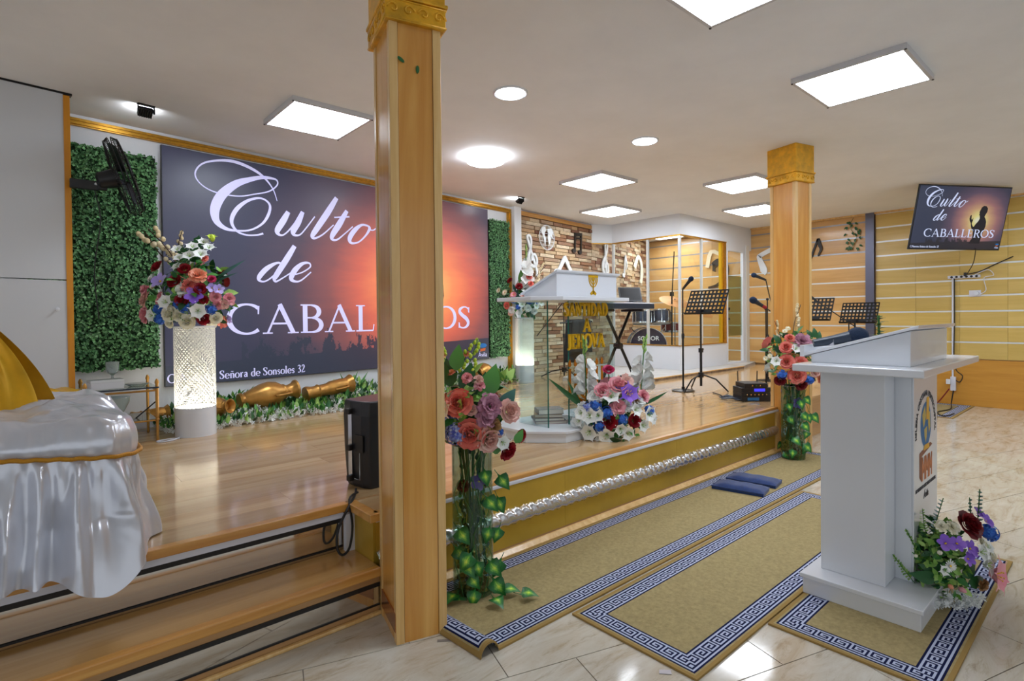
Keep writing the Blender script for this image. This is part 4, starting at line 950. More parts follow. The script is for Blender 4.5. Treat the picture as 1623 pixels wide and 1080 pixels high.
# bouquet on the far pedestal
fb = thing('flower_arrangement', 'mixed bouquet on the far glowing pedestal behind the glass lectern', 'flowers', (P2[0], P2[1], 1.306))
k2 = .0087
F2 = [('rose','red',-22,58,5),('rose','red',-8,48,6),('daisy','pink',-17,35,6),('rose','coral',-27,19,6),('rose','coral',8,63,5),('rose','coral',10,52,5),('daisy','cream',-40,43,5),('daisy','cream',-30,39,5.5),('hydrangea','blue',-17,27,6),('hydrangea','blue',8,26,7),('hydrangea','blue',18,24,5),('hydrangea','blue',-10,16,5),('lily','white',-3,20,8),('lily','white',17,18,8),('peony','white',5,14,6),('peony','white',-20,12,6),('lily','white',25,22,7),('peony','white',-8,9,5),('peony','white',15,9,5),('rose','blush',-1,33,5),('rose','peach',20,36,5)]
bouquet(fb, (0,0,0), k2, F2, 44, 26, .55, 6, 8, .9)
greens(fb, (0,0,0), k2, 36, 24, 90, ['dark','mid','teal'], (8,15), 9, .9)
put(fb, 'gladiolus', 'white', VR*.03+VU*.36, .62, VU, 1)
put(fb, 'bud_twig', 'cream', VR*.10+VU*.40, .40, VR*.6+VU); put(fb, 'bud_twig', 'cream', VR*.15+VU*.35, .34, VR*1.0+VU)
put_leaf(fb, 'broad_leaf', 'mid', VU*.45, VR*-.2+VU, .22); put_leaf(fb, 'broad_leaf', 'mid', VU*.45+VR*.04, VR*.3+VU, .18)
# ------------------------------------------------------------------ tall glass vases with trailing ivy
plain('gold_pebble', (176,140,70), 0.35, metal=.4, var=.2)
def vase(x, y, r, h, label, pebbles):
    t = thing('glass_vase', label, 'vase', (x, y, 0.0105))
    obj('body', MB().lathe([(.001,.0),(r,.0),(r,h),(r-.004,h),(r-.004,.014),(.001,.014)], 32, cap=False), 'glass_vase', t, smooth=40)
    obj('rim', MB().lathe([(r+.001,h-.003),(r+.002,h),(r-.004,h+.002),(r-.005,h-.003)], 32), 'crystal', t, smooth=True)
    return t
def fill_vase(t, r, h, pebble_h, extra):
    rr = random.Random(int(r*10000)); n = 0
    z = .018
    mb = MB()
    for i in range(70):
        a, q = rr.uniform(0,2*PI), r*.80*math.sqrt(rr.random()); mb.ball((q*math.cos(a), q*math.sin(a), rr.uniform(.024, pebble_h)), (rr.uniform(.014,.024), rr.uniform(.010,.018), rr.uniform(.008,.014)), 6, 4)
    obj('gold_pebbles', mb, 'gold_pebble', t, kind='stuff', smooth=True)
    mb = MB()
    for i in range(22):
        a, q = rr.uniform(0,2*PI), r*.7*math.sqrt(rr.random()); b = a+rr.uniform(-1,1)
        mb.tube([(q*math.cos(a), q*math.sin(a), pebble_h*.8), (q*.6*math.cos(b), q*.6*math.sin(b), h*.55), (r*.7*math.cos(b), r*.7*math.sin(b), h*1.05)], .0035, 4)
    obj('stems', mb, 'stem_green', t, kind='stuff')
    pts = [Vector((r*.85*math.sqrt(rr.random())*math.cos(a), r*.85*math.sqrt(rr.random())*math.sin(a), rr.uniform(pebble_h, h*.95))) for a in [rr.uniform(0,2*PI) for _ in range(110)]]
    lowgreens(t, pts, ['leaf_dark','leaf_teal','leaf_mid'], r*.36, 'inner_leaves', 6)
    pts = [Vector((r*.75*math.cos(a), r*.75*math.sin(a), rr.uniform(h*.25, h*.6))) for a in [rr.uniform(0,2*PI) for _ in range(46)]]
    lowgreens(t, pts, ['petal_white'], r*.12, 'tiny_white_blossoms', 7, True)
    for (kind, col, dx, up, s, fw) in extra: put(t, kind, col, VR*dx+VU*up+VF*fw, s, VF+VU*.2)
v1 = vase(1.575, 2.085, .0965, .70, 'tall clear glass vase of roses and ivy right beside the near pillar', True)
fill_vase(v1, .0965, .70, .15, [('orchid','purple',.035,.53,.045,.05),('rose','darkred',-.04,.51,.03,.05),('rose','brown',0,.12,.03,.06),('rose','brown',.045,.06,.03,.05)])
fl1 = thing('flower_arrangement', 'coral roses with a blue hydrangea in the glass vase beside the near pillar', 'flowers', (1.575, 2.085, .708))
k3 = .00295
F3 = [('rose','coral',-16,70,19),('rose','coral',1,23,20),('rose','blush',28,15,18),('peony','mauve',31,65,17),('peony','mauve',25,47,14),('rose','blush',60,55,16),('hydrangea','bluewhite',-22,23,17),('rose','red',77,13,10),('rose','red',56,-8,14),('hydrangea','blue',46,24,6),('lily','white',-40,58,19),('lily','white',48,8,14),('peony','pink',-4,108,8),('peony','pink',15,96,8),('peony','blush',13,105,7),('rose','coral',-48,20,11),('peony','brown',38,34,10),('rose','blush',18,35,9),('daisy','peach',-7,143,6),('daisy','peach',-29,116,7),('daisy','peach',-46,140,8),('daisy','coral',-47,125,8),('rose','blush',3,60,8)]
F3 = [f[:4]+(f[4]*1.2,) for f in F3]
bouquet(fl1, (0,0,0), k3, F3, 78, 45, .5, 14, 4, 1.2)
greens(fl1, (0,0,0), k3, 68, 48, 170, ['dark','mid','light'], (16,30), 5, 1.1)
for (dx, up, ax, L, col) in ((-30,95,-.2,.13,'dark'),(-22,120,.1,.12,'mid'),(26,80,.3,.15,'mid'),(18,62,.1,.16,'dark'),(48,60,.8,.11,'teal'),(70,5,.6,.07,'mid'),(-38,105,-.5,.12,'dark'),(40,-12,-.1,.11,'mid'),(-8,85,.2,.14,'dark')):
    put_leaf(fl1, 'broad_leaf', col, VR*dx*k3+VU*up*k3+VF*.07, VR*ax+VU, L)
for (dx, L, ax) in ((-34,.20,-.25),(-20,.21,.05),(-6,.22,.25),(-44,.16,-.4)):
    put(fl1, 'bud_twig', 'lime', VR*dx*k3*.8+VU*95*k3+VF*.03, L, VR*ax+VU, dx)
IV1 = [(21,202),(42,187),(23,159),(40,152),(-21,111),(43,103),(-10,62),(26,58),(45,52),(-3,40),(5,18),(32,26),(37,11),(-21,5),(-26,80),(0,75),(28,110),(8,62)]
def ivy(t, pts, k, r, L, floor_pts, hh):
    rr = random.Random(9)
    for (dx, up) in pts:
        x = dx*k; fw = math.sqrt(max(.0, (r+.012)**2-x*x)) if abs(x) < r else .02
        put_leaf(t, 'pothos_leaf', 'x', VR*x+VU*(up*k)+VF*fw, VR*rr.uniform(-.5,.9)+VU*rr.uniform(-.9,-.2)+VF*.25, L*rr.uniform(.85,1.15), VF+VU*.35)
    for i in range(5):
        a = rr.uniform(0, 6); p = Vector((math.cos(a)*(r+.015), math.sin(a)*(r+.015), rr.uniform(.1, hh)))
        if p.dot(VF) < 0: put_leaf(t, 'pothos_leaf', 'x', p, Vector((-math.sin(a), math.cos(a), -.6)), L, Vector((math.cos(a), math.sin(a), .3)))
    for (dx, fw, dd) in floor_pts: put_leaf(t, 'pothos_leaf', 'x', VR*dx+VF*fw+VU*.025, dd, L, VU+VF*.2)
    mb = MB()
    for s in range(4):
        x0 = (-.6+.45*s)*r; P = [VR*(x0+.25*r*math.sin(2.1*i+s))+VF*(math.sqrt(max(.0,(r+.008)**2-x0*x0)))+VU*(hh*(1-i/7)) for i in range(8)]
        mb.tube(smooth_path([tuple(p) for p in P], 3), .0022, 4)
    obj('vine', mb, 'stem_green', t)
ivy(v1, IV1, k3, .0965, .086, [(.14,.06,VR),(.10,.13,VR*.6+VF),(.22,.10,VR),(-.07,.09,VR*-.5+VF)], .68)
v2 = vase(5.23, 2.10, .10, .655, 'tall clear glass vase of coral roses at the far pillar', True)
v2.location = (5.185, 2.055, .012)
fill_vase(v2, .10, .655, .16, [('orchid','purple',.01,.50,.06,.05),('rose','darkred',-.03,.48,.03,.04)])
fl2 = thing('flower_arrangement', 'coral and mauve roses in the glass vase by the far pillar', 'flowers', (5.185, 2.055, .668))
k4 = .0057
F4 = [('peony','mauve',0,71,12),('peony','mauve',21,61,12),('rose','coral',-24,61,9),('rose','coral',-17,75,7),('rose','coral',-25,40,10),('rose','coral',-6,36,11),('rose','coral',-10,19,12),('rose','coral',28,43,9),('rose','coral',35,54,9),('rose','peach',46,62,10),('rose','peach',29,16,9),('rose','blush',18,24,8),('rose','darkred',-1,5,9),('rose','red',41,14,7),('rose','darkred',-31,11,8),('hydrangea','blue',-30,20,8),('hydrangea','blue',10,12,8),('peony','blush',-2,28,6),('lily','white',-38,40,10),('lily','white',-12,58,10),('daisy','cream',-45,48,4),('daisy','cream',-50,44,4),('daisy','cream',-14,90,4),('daisy','cream',-20,86,4),('rose','brown',50,13,6),('rose','cream',51,22,5)]
F4 = [f[:4]+(f[4]*1.12,) for f in F4]
bouquet(fl2, (0,0,0), k4, F4, 56, 40, .6, 10, 6, 1.0)
greens(fl2, (0,0,0), k4, 54, 40, 190, ['dark','mid','light'], (9,17), 8, .95)
put(fl2, 'bud_twig', 'cream', VU*.45, .30, VR*.35+VU); put(fl2, 'bud_twig', 'cream', VR*-.1+VU*.38, .22, VR*-.4+VU)
for (dx, up, ax) in ((25,76,.1),(29,72,.5),(21,74,-.4),(-29,68,-.6),(12,45,.2),(5,50,-.3)): put_leaf(fl2, 'broad_leaf', 'dark', VR*dx*k4+VU*up*k4+VF*.1, VR*ax+VU, .09)
IV2 = [(-15,89),(-15,68),(2,74),(13,72),(3,59),(14,46),(-10,36),(6,26),(13,25),(-18,10),(-10,18),(26,70),(7,99),(0,95)]
ivy(v2, IV2, k4, .10, .095, [(.27,-.02,VR)], .63)
# ------------------------------------------------------------------ bouquet on the stage floor by the glass lectern
fc = thing('flower_arrangement', 'low bouquet with white gladiolus spikes on the stage beside the glass lectern', 'flowers', (3.215, 2.56, HS))
k5 = .0046
F5 = [('lily','white',-37,39,15),('lily','white',-37,15,15),('lily','white',-12,11,15),('lily','white',8,20,11),('lily','white',-5,67,15),('lily','white',30,47,12),('lily','white',52,39,14),('lily','white',-52,30,10),('hydrangea','blue',-29,55,9),('hydrangea','blue',-12,44,10),('hydrangea','blue',-23,24,10),('hydrangea','blue',10,34,9),('hydrangea','blue',57,44,8),('rose','red',-10,32,12),('rose','red',30,31,9),('rose','pink',-17,77,11),('rose','pink',7,84,13),('peony','blush',18,88,12),('peony','pink',5,52,11),('peony','pink',47,67,9),('lily','purple',20,71,17),('peony','white',20,54,8),('peony','white',-58,26,7),('peony','white',-48,52,7),('peony','white',38,60,8),('rose','brown',33,62,6),('flower_bud','white',44,56,8)]
F5 += [('lily','white',-48,42,13),('lily','white',-25,40,12),('lily','white',18,12,12),('lily','white',42,24,12),('peony','white',-30,68,9),('hydrangea','bluewhite',-40,52,8),('lily','white',-20,5,11),('lily','white',60,30,10)]
F5 = [f[:4]+(f[4]*1.25,) for f in F5]
bouquet(fc, (0,0,0), k5, F5, 66, 38, .55, 12, 7, 1.0)
greens(fc, (0,0,0), k5, 64, 24, 220, ['dark','mid'], (10,18), 12, .7)
put(fc, 'gladiolus', 'white', VR*-.18+VU*.28+VF*.02, .44, VR*-.03+VU, 1); put(fc, 'gladiolus', 'white', VR*.22+VU*.31, .42, VR*.08+VU, 2)
put(fc, 'rose', 'hotpink', VR*-.015+VU*.49, .046, VU*.8+VF*.6); FM.pop('rosehotpink', None)
obj('tall_stem', MB().tube([tuple(VU*.25), tuple(VR*-.015+VU*.47)], .004, 5), 'stem_green', fc)
for (ax, az, bx, bz, L) in ((-.20,.22,-.75,.62,.34),(-.20,.16,-.4,.9,.30),(.22,.24,.85,.38,.22)):
    put_leaf(fc, 'blade_leaf', 'dark', VR*ax+VU*az+VF*.05, VR*bx+VU*bz, L)
# ------------------------------------------------------------------ bouquet at the foot of the front lectern
fd = thing('flower_arrangement', 'leafy bouquet with pink lily at the foot of the white front lectern', 'flowers', (3.075, .595, .104))
k6 = .0029
F6 = [('rose','darkred',27,124,19),('orchid','purple',-13,100,13),('orchid','purple',3,100,12),('orchid','purple',22,92,13),('orchid','purple',18,78,11),('orchid','purple',55,134,12),('orchid','purple',66,124,12),('hydrangea','blue',72,106,14),('lily','white',38,86,16),('lily','white',44,68,20),('lily','white',50,92,13),('lily','white',-18,62,10),('peony','cream',2,122,9),('peony','cream',-14,124,8),('lily','pink',57,52,30),('flower_bud','pink',10,32,9),('flower_bud','peach',-7,37,8),('daisy','white',-32,12,12),('peony','white',-12,18,9),('flower_bud','cream',-22,87,8),('flower_bud','cream',-53,80,6),('rose','cream',60,77,10),('rose','cream',46,98,8),('daisy','white',-8,68,8),('peony','brown',46,36,9)]
F6 = [f[:4]+(f[4]*1.1,) for f in F6]
bouquet(fd, VR*-.02+VU*-.085+VF*.03, k6, F6, 84, 62, .40, 0, 9, 1.1)
greens(fd, VR*-.03+VF*.035+VU*-.085, k6, 74, 58, 520, ['light','mid','light','dark'], (9,19), 13, .95, depth=.50)
for (dx, up, ax, L, col) in ((-22,95,.15,.20,'teal'),(46,105,.15,.20,'teal'),(40,100,-.1,.17,'teal'),(-35,60,-.5,.16,'light'),(-48,30,-.9,.15,'light'),(-60,10,-1.6,.16,'mid'),(-30,100,-.3,.13,'light')):
    put(fd, 'eucalyptus', col, VR*dx*k6+VU*(up*k6-.085)+VF*.05, L, VR*ax+VU, dx)
for (dx, up, ax, az) in ((-15,50,-.8,.3),(-5,45,-.3,.5),(10,48,.5,.3),(-28,45,-1,.1),(20,40,.9,-.1)): put_leaf(fd, 'broad_leaf', 'dark', VR*dx*k6+VU*(up*k6-.085)+VF*.10, VR*ax+VU*az, .10)
pts = [VR*random.uniform(-.09,.12)+VF*random.uniform(.05,.11)+VU*random.uniform(-.09,-.03) for _ in range(150)]
lowgreens(fd, pts, ['petal_white'], .016, 'white_lace_edging', 15, True)
# ------------------------------------------------------------------ garland and gilded jars along the wall
def garland(label, s0, s1, off0, off1, n, dens, seed):
    c = wp((s0+s1)/2, (off0+off1)/2, HS); t = thing('flower_garland', label, 'garland', tuple(c))
    rr = random.Random(seed); gp = []; wpnts = []
    for i in range(n):
        s = rr.uniform(s0, s1); o = rr.uniform(off0, off1); zz = rr.uniform(.01, .05 + .19*(1-(o-off0)/(off1-off0))*(.7+.3*math.sin(s*5)))
        p = wp(s, o, HS+zz) - c; (wpnts if (rr.random() < dens*(.4+.6*(o-off0)/(off1-off0)) and zz < .14) else gp).append(p)
    lowgreens(t, gp, ['leaf_mid','leaf_dark','leaf_light'], .060, 'garland_leaves', seed)
    lowgreens(t, wpnts, ['petal_white'], .027, 'garland_white_blossoms', seed+1, True)
    return t, c
g1, gc1 = garland('white and green flower garland along the wall under the big screen', -6.55, -2.95, .05, .56, 4200, .62, 21)
g2, gc2 = garland('leafy green garland at the wall beside the far pedestal', -2.8, -2.1, .06, .40, 330, .3, 25)
for i in range(16):
    s = random.uniform(-6.2, -3.2); put_leaf(g1, 'blade_leaf', 'mid', wp(s, .12, HS+.08)-gc1, Vector((random.uniform(-.7,.7), -.2, 1)), random.uniform(.16,.30))
for i in range(14):
    s = random.uniform(-2.75,-2.15); put_leaf(g2, 'broad_leaf', random.choice(('mid','light')), wp(s, random.uniform(.15,.35), HS+.05)-gc2, Vector((random.uniform(-.8,.8), random.uniform(-1,0), .8)), random.uniform(.10,.2))
JP = [(.001,0),(.055,0),(.062,.012),(.05,.03),(.07,.07),(.10,.14),(.108,.19),(.095,.24),(.055,.285),(.048,.31),(.06,.345),(.078,.36),(.080,.372),(.070,.372),(.045,.335),(.038,.30),(.001,.29)]
JP2 = [(.001,0),(.06,0),(.064,.015),(.052,.05),(.052,.09),(.060,.10),(.052,.11),(.05,.17),(.062,.20),(.064,.30),(.058,.33),(.075,.36),(.082,.372),(.07,.372),(.05,.33),(.001,.30)]
def jar(s, off, z, d, L, prof, label, wide=1.0):
    t = thing('gilded_jar', label, 'jar', tuple(wp(s, off, z)), 0, 'gilded jars lying in the garland')
    t.rotation_mode = 'QUATERNION'; t.rotation_quaternion = frame_to(d)
    k = L/.372
    obj('body', MB().lathe([(r*k*wide, zz*k) for r, zz in prof], 24, cap=False), 'gold_paint', t, smooth=35)
    obj('neck_ring', MB().lathe([(.050*k*wide,.27*k),(.066*k*wide,.285*k),(.050*k*wide,.30*k)], 24, cap=False), 'gold_paint', t, smooth=True)
    for sg in (-1, 1): obj('handle', MB().tube(smooth_path([(sg*.05*k,0,.31*k),(sg*.10*k,0,.29*k),(sg*.11*k,0,.22*k),(sg*.095*k,0,.19*k)], 4), .008*k, 6), 'gold_paint', t, smooth=True)
R_ = WD; 
jar(-6.22, .30, HS+.15, Vector((.55,-.80,.10)), .24, JP, 'gilded jar with open mouth facing out, just right of the near pedestal', 1.15)
jar(-5.95, .28, HS+.175, WD+Vector((0,0,.10)), .53, JP, 'big round-bellied gilded jar lying in the garland, mouth to the right', .78)
jar(-5.33, .27, HS+.165, WD+Vector((0,0,.12)), .50, JP2, 'slim ringed gilded jar lying in the garland left of the speaker', .85)
jar(-2.72, .24, HS+.17, -WD*.9+WN*.25+Vector((0,0,.05)), .42, JP, 'gilded jar lying behind the roses below the screen corner', 1.05)
jar(-6.72, .15, HS+.12, WD*.9+Vector((0,0,.05)), .26, JP2, 'gilded jar half hidden behind the near pedestal', 1.1)
# ------------------------------------------------------------------ white lectern in the foreground
lc = thing('white_lectern', 'white lectern with church emblem standing on the front rug', 'lectern', (0, 0, .008))
obj('base', MB().box(2.695, .575, 0, 3.62, 1.028, .074).box(2.685, .565, .074, 3.63, 1.038, .095), 'white_lacquer', lc, bevel=.003)
obj('body', MB().box(2.80, .726, .095, 3.50, .987, 1.035), 'white_lacquer', lc, bevel=.003)
obj('front_box', MB().box(2.945, .662, .095, 3.375, .726, 1.035), 'white_lacquer', lc, bevel=.002)
bd = obj('emblem_board', MB().box(2.945, .654, .10, 3.375, .662, 1.02), 'white_lacquer', lc, bevel=.003)
obj('slab', MB().box(2.60, .545, 1.040, 3.72, 1.035, 1.072), 'white_lacquer', lc, bevel=.004)
# sloping desk box: low towards the speaker (+Y), high towards the hall (-Y)
X0, X1 = 2.74, 3.40
prof = [(1.005,1.072),(1.005,1.108),(.62,1.222),(.62,1.072)]
mb = MB(); vs = [(X0,y,z) for y, z in prof]+[(X1,y,z) for y, z in prof]; mb.add(vs, [(0,1,2,3),(7,6,5,4),(0,4,5,1),(1,5,6,2),(2,6,7,3),(3,7,4,0)])
obj('desk_box', mb, 'white_lacquer', lc, bevel=.003)
mb = MB(); vs = []
for x in (X0-.012, X1+.015):
    for (y, z) in ((1.03,1.103),(.592,1.232),(.588,1.246),(1.034,1.116)): vs.append((x,y,z))
mb.add(vs, [(0,1,2,3),(7,6,5,4),(0,4,5,1),(1,5,6,2),(2,6,7,3),(3,7,4,0)])
obj('desk_top', mb, 'white_lacquer', lc, bevel=.002)
obj('book_ledge', MB().box(X0-.012, 1.03, 1.098, X1+.015, 1.05, 1.152), 'white_lacquer', lc, bevel=.002)
# emblem on the board
plain('ink', (42,42,48), .6); plain('emblem_sea', (24,110,170), .5); plain('emblem_land', (206,180,90), .5); plain('emblem_yellow', (236,178,40), .5); plain('emblem_block', (214,130,76), .5); plain('emblem_block_side', (140,78,44), .5)
yb = .6535; EX, EZ = 3.155, .775
em = thing; 
mb = MB()
mb.add([(EX+.098*math.cos(a), yb, EZ+.105*math.sin(a)) for a in [2*PI*i/32 for i in range(32)]], [tuple(reversed(range(32)))], 0)
for poly in ([(-.07,.05),(-.02,.09),(.0,.04),(-.03,.0),(-.05,-.01)], [(-.035,-.02),(.02,-.01),(.01,-.06),(-.01,-.085),(-.03,-.05)], [(.03,.06),(.075,.05),(.08,-.02),(.05,-.05),(.035,.0)]):
    mb.add([(EX+p[0], yb-.0006, EZ+p[1]) for p in poly], [tuple(range(len(poly)))], 1)
mb.add([(EX+p[0], yb-.001, EZ+p[1]) for p in ((.0,.02),(.05,.02),(.055,.125),(.01,.125))], [(0,1,2,3)], 2)
mb.add([(EX+p[0], yb-.0008, EZ-.105+p[1]) for p in ((-.05,-.012),(.06,-.012),(.05,.012),(-.03,.012))], [(0,1,2,3)], 2)
obj('globe_emblem', mb, ['emblem_sea','emblem_land','emblem_yellow'], bd)
mb = MB(); zt, zb_ = .655, .535
mb.add([(EX-.12,yb,zt),(EX-.12,yb,zb_+.01),(EX-.075,yb,zb_-.02),(EX-.075,yb,zt-.02)], [(0,1,2,3)], 1)
mb.add([(EX-.12,yb,zt),(EX-.075,yb,zt-.02),(EX+.12,yb,zt+.01),(EX+.08,yb,zt+.025)], [(0,1,2,3)], 1)
for i in range(3):
    x = EX-.073+i*.064; w = .058
    for st in ([(x+.007,zb_-.015,.007),(x+.007,zt-.025,.007)], [(x+.01,zt-.03,.006),(x+w*.5,zb_+.02,.006)], [(x+w*.5,zb_+.02,.006),(x+w-.01,zt-.03,.006)], [(x+w-.007,zb_-.015,.007),(x+w-.007,zt-.025,.007)]): mb.stroke(st, yb+.0003, .001)
obj('block_letters', mb, ['emblem_block','emblem_block_side'], bd)
bfont('IGLESIA CRISTIANA PENTECOSTAL', .036, 'ink', 'arc_lettering', bd, (EX, yb, EZ-.03), (PI/2,0,0), arc_r=.165, bold=.0012)
bfont('MOVIMIENTO MISIONERO MUNDIAL', .0225, 'ink', 'line_lettering', bd, (EX, yb, .485), (PI/2,0,0), bold=.0008)
bfont('Ávila', .044, 'ink', 'city_lettering', bd, (EX, yb, .435), (PI/2,0,0), bold=.001, shear=.2)
# microphone resting on the lectern
def mic(parent, p, d, L, col='dark_blue_plastic', head='navy_cloth', hr=.026, smooth=True):
    d = Vector(d).normalized(); p = Vector(p)
    obj('handle', MB().tube([tuple(p), tuple(p+d*L*.45), tuple(p+d*L*.78)], [hr*.42, hr*.55, hr*.72], 10), col, parent, smooth=40)
    o = obj('foam_head', MB().ball((0,0,0), (hr,hr,hr*1.12), 12, 8), head, parent, tuple(p+d*(L*.78+hr*.7)), smooth=True); o.rotation_mode = 'QUATERNION'; o.rotation_quaternion = frame_to(d)
plain('foam_navy', (22,40,66), .95, bmp=.8, bscale=200)
t = thing('handheld_microphone', 'dark microphone with round blue foam head lying on the front lectern', 'microphone', (2.83, 1.0, 1.165))
mic(t, (-.02, .02, .0), (.33, -.55, .12), .20, 'dark_blue_plastic', 'foam_navy', .043)
obj('paper_tag', MB().cbox((.012,-.045,.005),(.02,.03,.03)), 'white_edge', t)
# ------------------------------------------------------------------ clear lectern with gold letters
gl = thing('clear_lectern', 'clear acrylic lectern with white desk and gold lettering on the stage', 'lectern', (0, 0, HS))
def octo(x0, y0, x1, y1, c): return [(x0+c,y0),(x1-c,y0),(x1,y0+c),(x1,y1),(x0,y1),(x0,y0+c)]
obj('base', MB().prism(octo(2.62,2.64,3.72,3.24,.20), 0, .066).prism(octo(2.605,2.625,3.735,3.255,.205), .066, .085), 'white_lacquer', gl, bevel=.003)
obj('side_panel', MB().box(2.80,2.80,.085,2.812,3.11,1.00), 'acrylic', gl); obj('side_panel', MB().box(3.54,2.80,.085,3.552,3.11,1.00), 'acrylic', gl)
plain('green_glass_edge', (24,96,84), .15)
obj('front_panel', MB().box(3.014,2.785,.085,3.556,2.795,1.00), 'acrylic', gl); obj('rear_panel', MB().box(2.812,3.098,.085,3.54,3.108,1.00), 'acrylic', gl)
for (x, y) in ((2.806,2.80),(3.012,2.79)): obj('panel_edge', MB().box(x-.003,y-.004,.085,x+.003,y+.004,1.00), 'green_glass_edge', gl)
zs = 1.000
obj('slab', MB().prism(octo(2.60,2.60,3.66,3.12,.16), zs, zs+.028), 'white_lacquer', gl, bevel=.004)
mb = MB(); prof = [(3.06,zs+.028),(3.06,zs+.06),(2.72,zs+.198),(2.72,zs+.028)]
vs = [(2.82,y,z) for y, z in prof]+[(3.50,y,z) for y, z in prof]; mb.add(vs, [(0,1,2,3),(7,6,5,4),(0,4,5,1),(1,5,6,2),(2,6,7,3),(3,7,4,0)])
obj('desk_box', mb, 'white_lacquer', gl, bevel=.003)
mb = MB(); vs = []
for x in (2.80, 3.52):
    for (y, z) in ((3.08,zs+.052),(2.70,zs+.206),(2.695,zs+.220),(3.084,zs+.066)): vs.append((x,y,z))
mb.add(vs, [(0,1,2,3),(7,6,5,4),(0,4,5,1),(1,5,6,2),(2,6,7,3),(3,7,4,0)]); obj('desk_top', mb, 'white_lacquer', gl, bevel=.002)
yl = 2.784
obj('gold_lettering', set_text(MB(), 'SANTIDAD', 2.955, .892, .098, .50, yl, .012, 4, bold=.03), 'gold_bright', gl)
obj('gold_lettering', set_text(MB(), 'A', 3.165, .772, .098, .085, yl, .012, 4, bold=.03), 'gold_bright', gl)
obj('gold_lettering', set_text(MB(), 'JEHOVA', 2.985, .648, .105, .43, yl, .012, 4, bold=.03), 'gold_bright', gl)
def menorah(cx, z0, h, w, y, th, k=1.0):
    mb = MB(); W = .013*k
    mb.stroke([(cx,z0,W),(cx,z0+h,W)], y, th)
    for i in (1, 2, 3):
        rx = w*i/3; zt = z0+h
        for s in (-1, 1): mb.stroke([(cx+s*rx*math.cos(a), z0+h*.42-(h*.42-.02*k)*math.sin(a)*(.35+.65*i/3), W*.85) for a in [PI/2*q/8 for q in range(9)]][::-1]+[(cx+s*rx, zt, W*.85)], y, th, 3)
    for i in range(-3, 4):
        x = cx+w*i/3; zt = z0+h+.012*k; mb.stroke([(x,zt,W*.4),(x,zt+.02*k,W*1.15),(x,zt+.055*k,W*.1)], y, th, 4)
    mb.stroke([(cx-.07*k,z0,W*.8),(cx+.07*k,z0,W*.8)], y, th); return mb
plain('menorah_orange', (206,126,30), .25, metal=.6)
obj('menorah', menorah(3.20, .20, .30, .185, yl, .006), 'menorah_orange', gl)
# little gold cup emblem on the desk front
mb = MB(); ye = 2.7185; ex = 3.215; z1 = zs+.188
mb.stroke([(ex-.055,z1,.010),(ex+.055,z1,.010)], ye, .003)
for i in (1,2,3): mb.stroke([(ex+.016*i*math.cos(a), z1-.012-.016*i*math.sin(a)*1.4, .004) for a in [PI*q/10 for q in range(11)]], ye, .003, 2)
mb.stroke([(ex,z1-.01,.005),(ex,z1-.135,.005)], ye, .003); mb.stroke([(ex-.03,z1-.135,.009),(ex,z1-.118,.012),(ex+.03,z1-.135,.009)], ye, .003)
obj('gold_emblem', mb, 'gold_bright', gl)
# books inside
plain('cover_grey', (104,108,110), .4); plain('cover_tan', (150,128,100), .5); plain('cover_pink', (176,150,146), .5); plain('pages', (226,222,208), .8); plain('cover_silver', (150,156,162), .25, metal=.4)
def book(p, rz, sx, sy, h, cover, label, tilt=0.0):
    t = thing('book', label, 'book', p, rz, 'books under the clear lectern'); t.rotation_euler = (tilt, 0, rz)
    c = .003
    obj('cover', MB().box(-sx/2,-sy/2,0,sx/2,sy/2,c).box(-sx/2,-sy/2,h-c,sx/2,sy/2,h).box(-sx/2,-sy/2,c,-sx/2+c,sy/2,h-c), cover, t, bevel=.0012)
    obj('page_block', MB().box(-sx/2+c,-sy/2+.004,c,sx/2-.005,sy/2-.004,h-c), 'pages', t)
bz = HS+.0855; ba = math.radians(-36)
book((2.985,2.965,bz), ba, .24,.17,.018,'cover_pink','thin pinkish book at the bottom of the stack in the clear lectern')
book((2.975,2.975,bz+.0185), ba+.05, .23,.16,.022,'cover_grey','grey book second from the bottom in the clear lectern')
book((2.985,2.985,bz+.041), ba-.08, .21,.15,.024,'cover_tan','tan book below the top one in the clear lectern')
book((2.99,2.975,bz+.0655), ba+.10, .20,.14,.040,'cover_silver','thick shiny grey book on top of the stack in the clear lectern')
book((3.10,2.90,bz+.0185), ba+.35, .10,.14,.012,'cover_silver','small booklet slipped in at the right of the book stack')
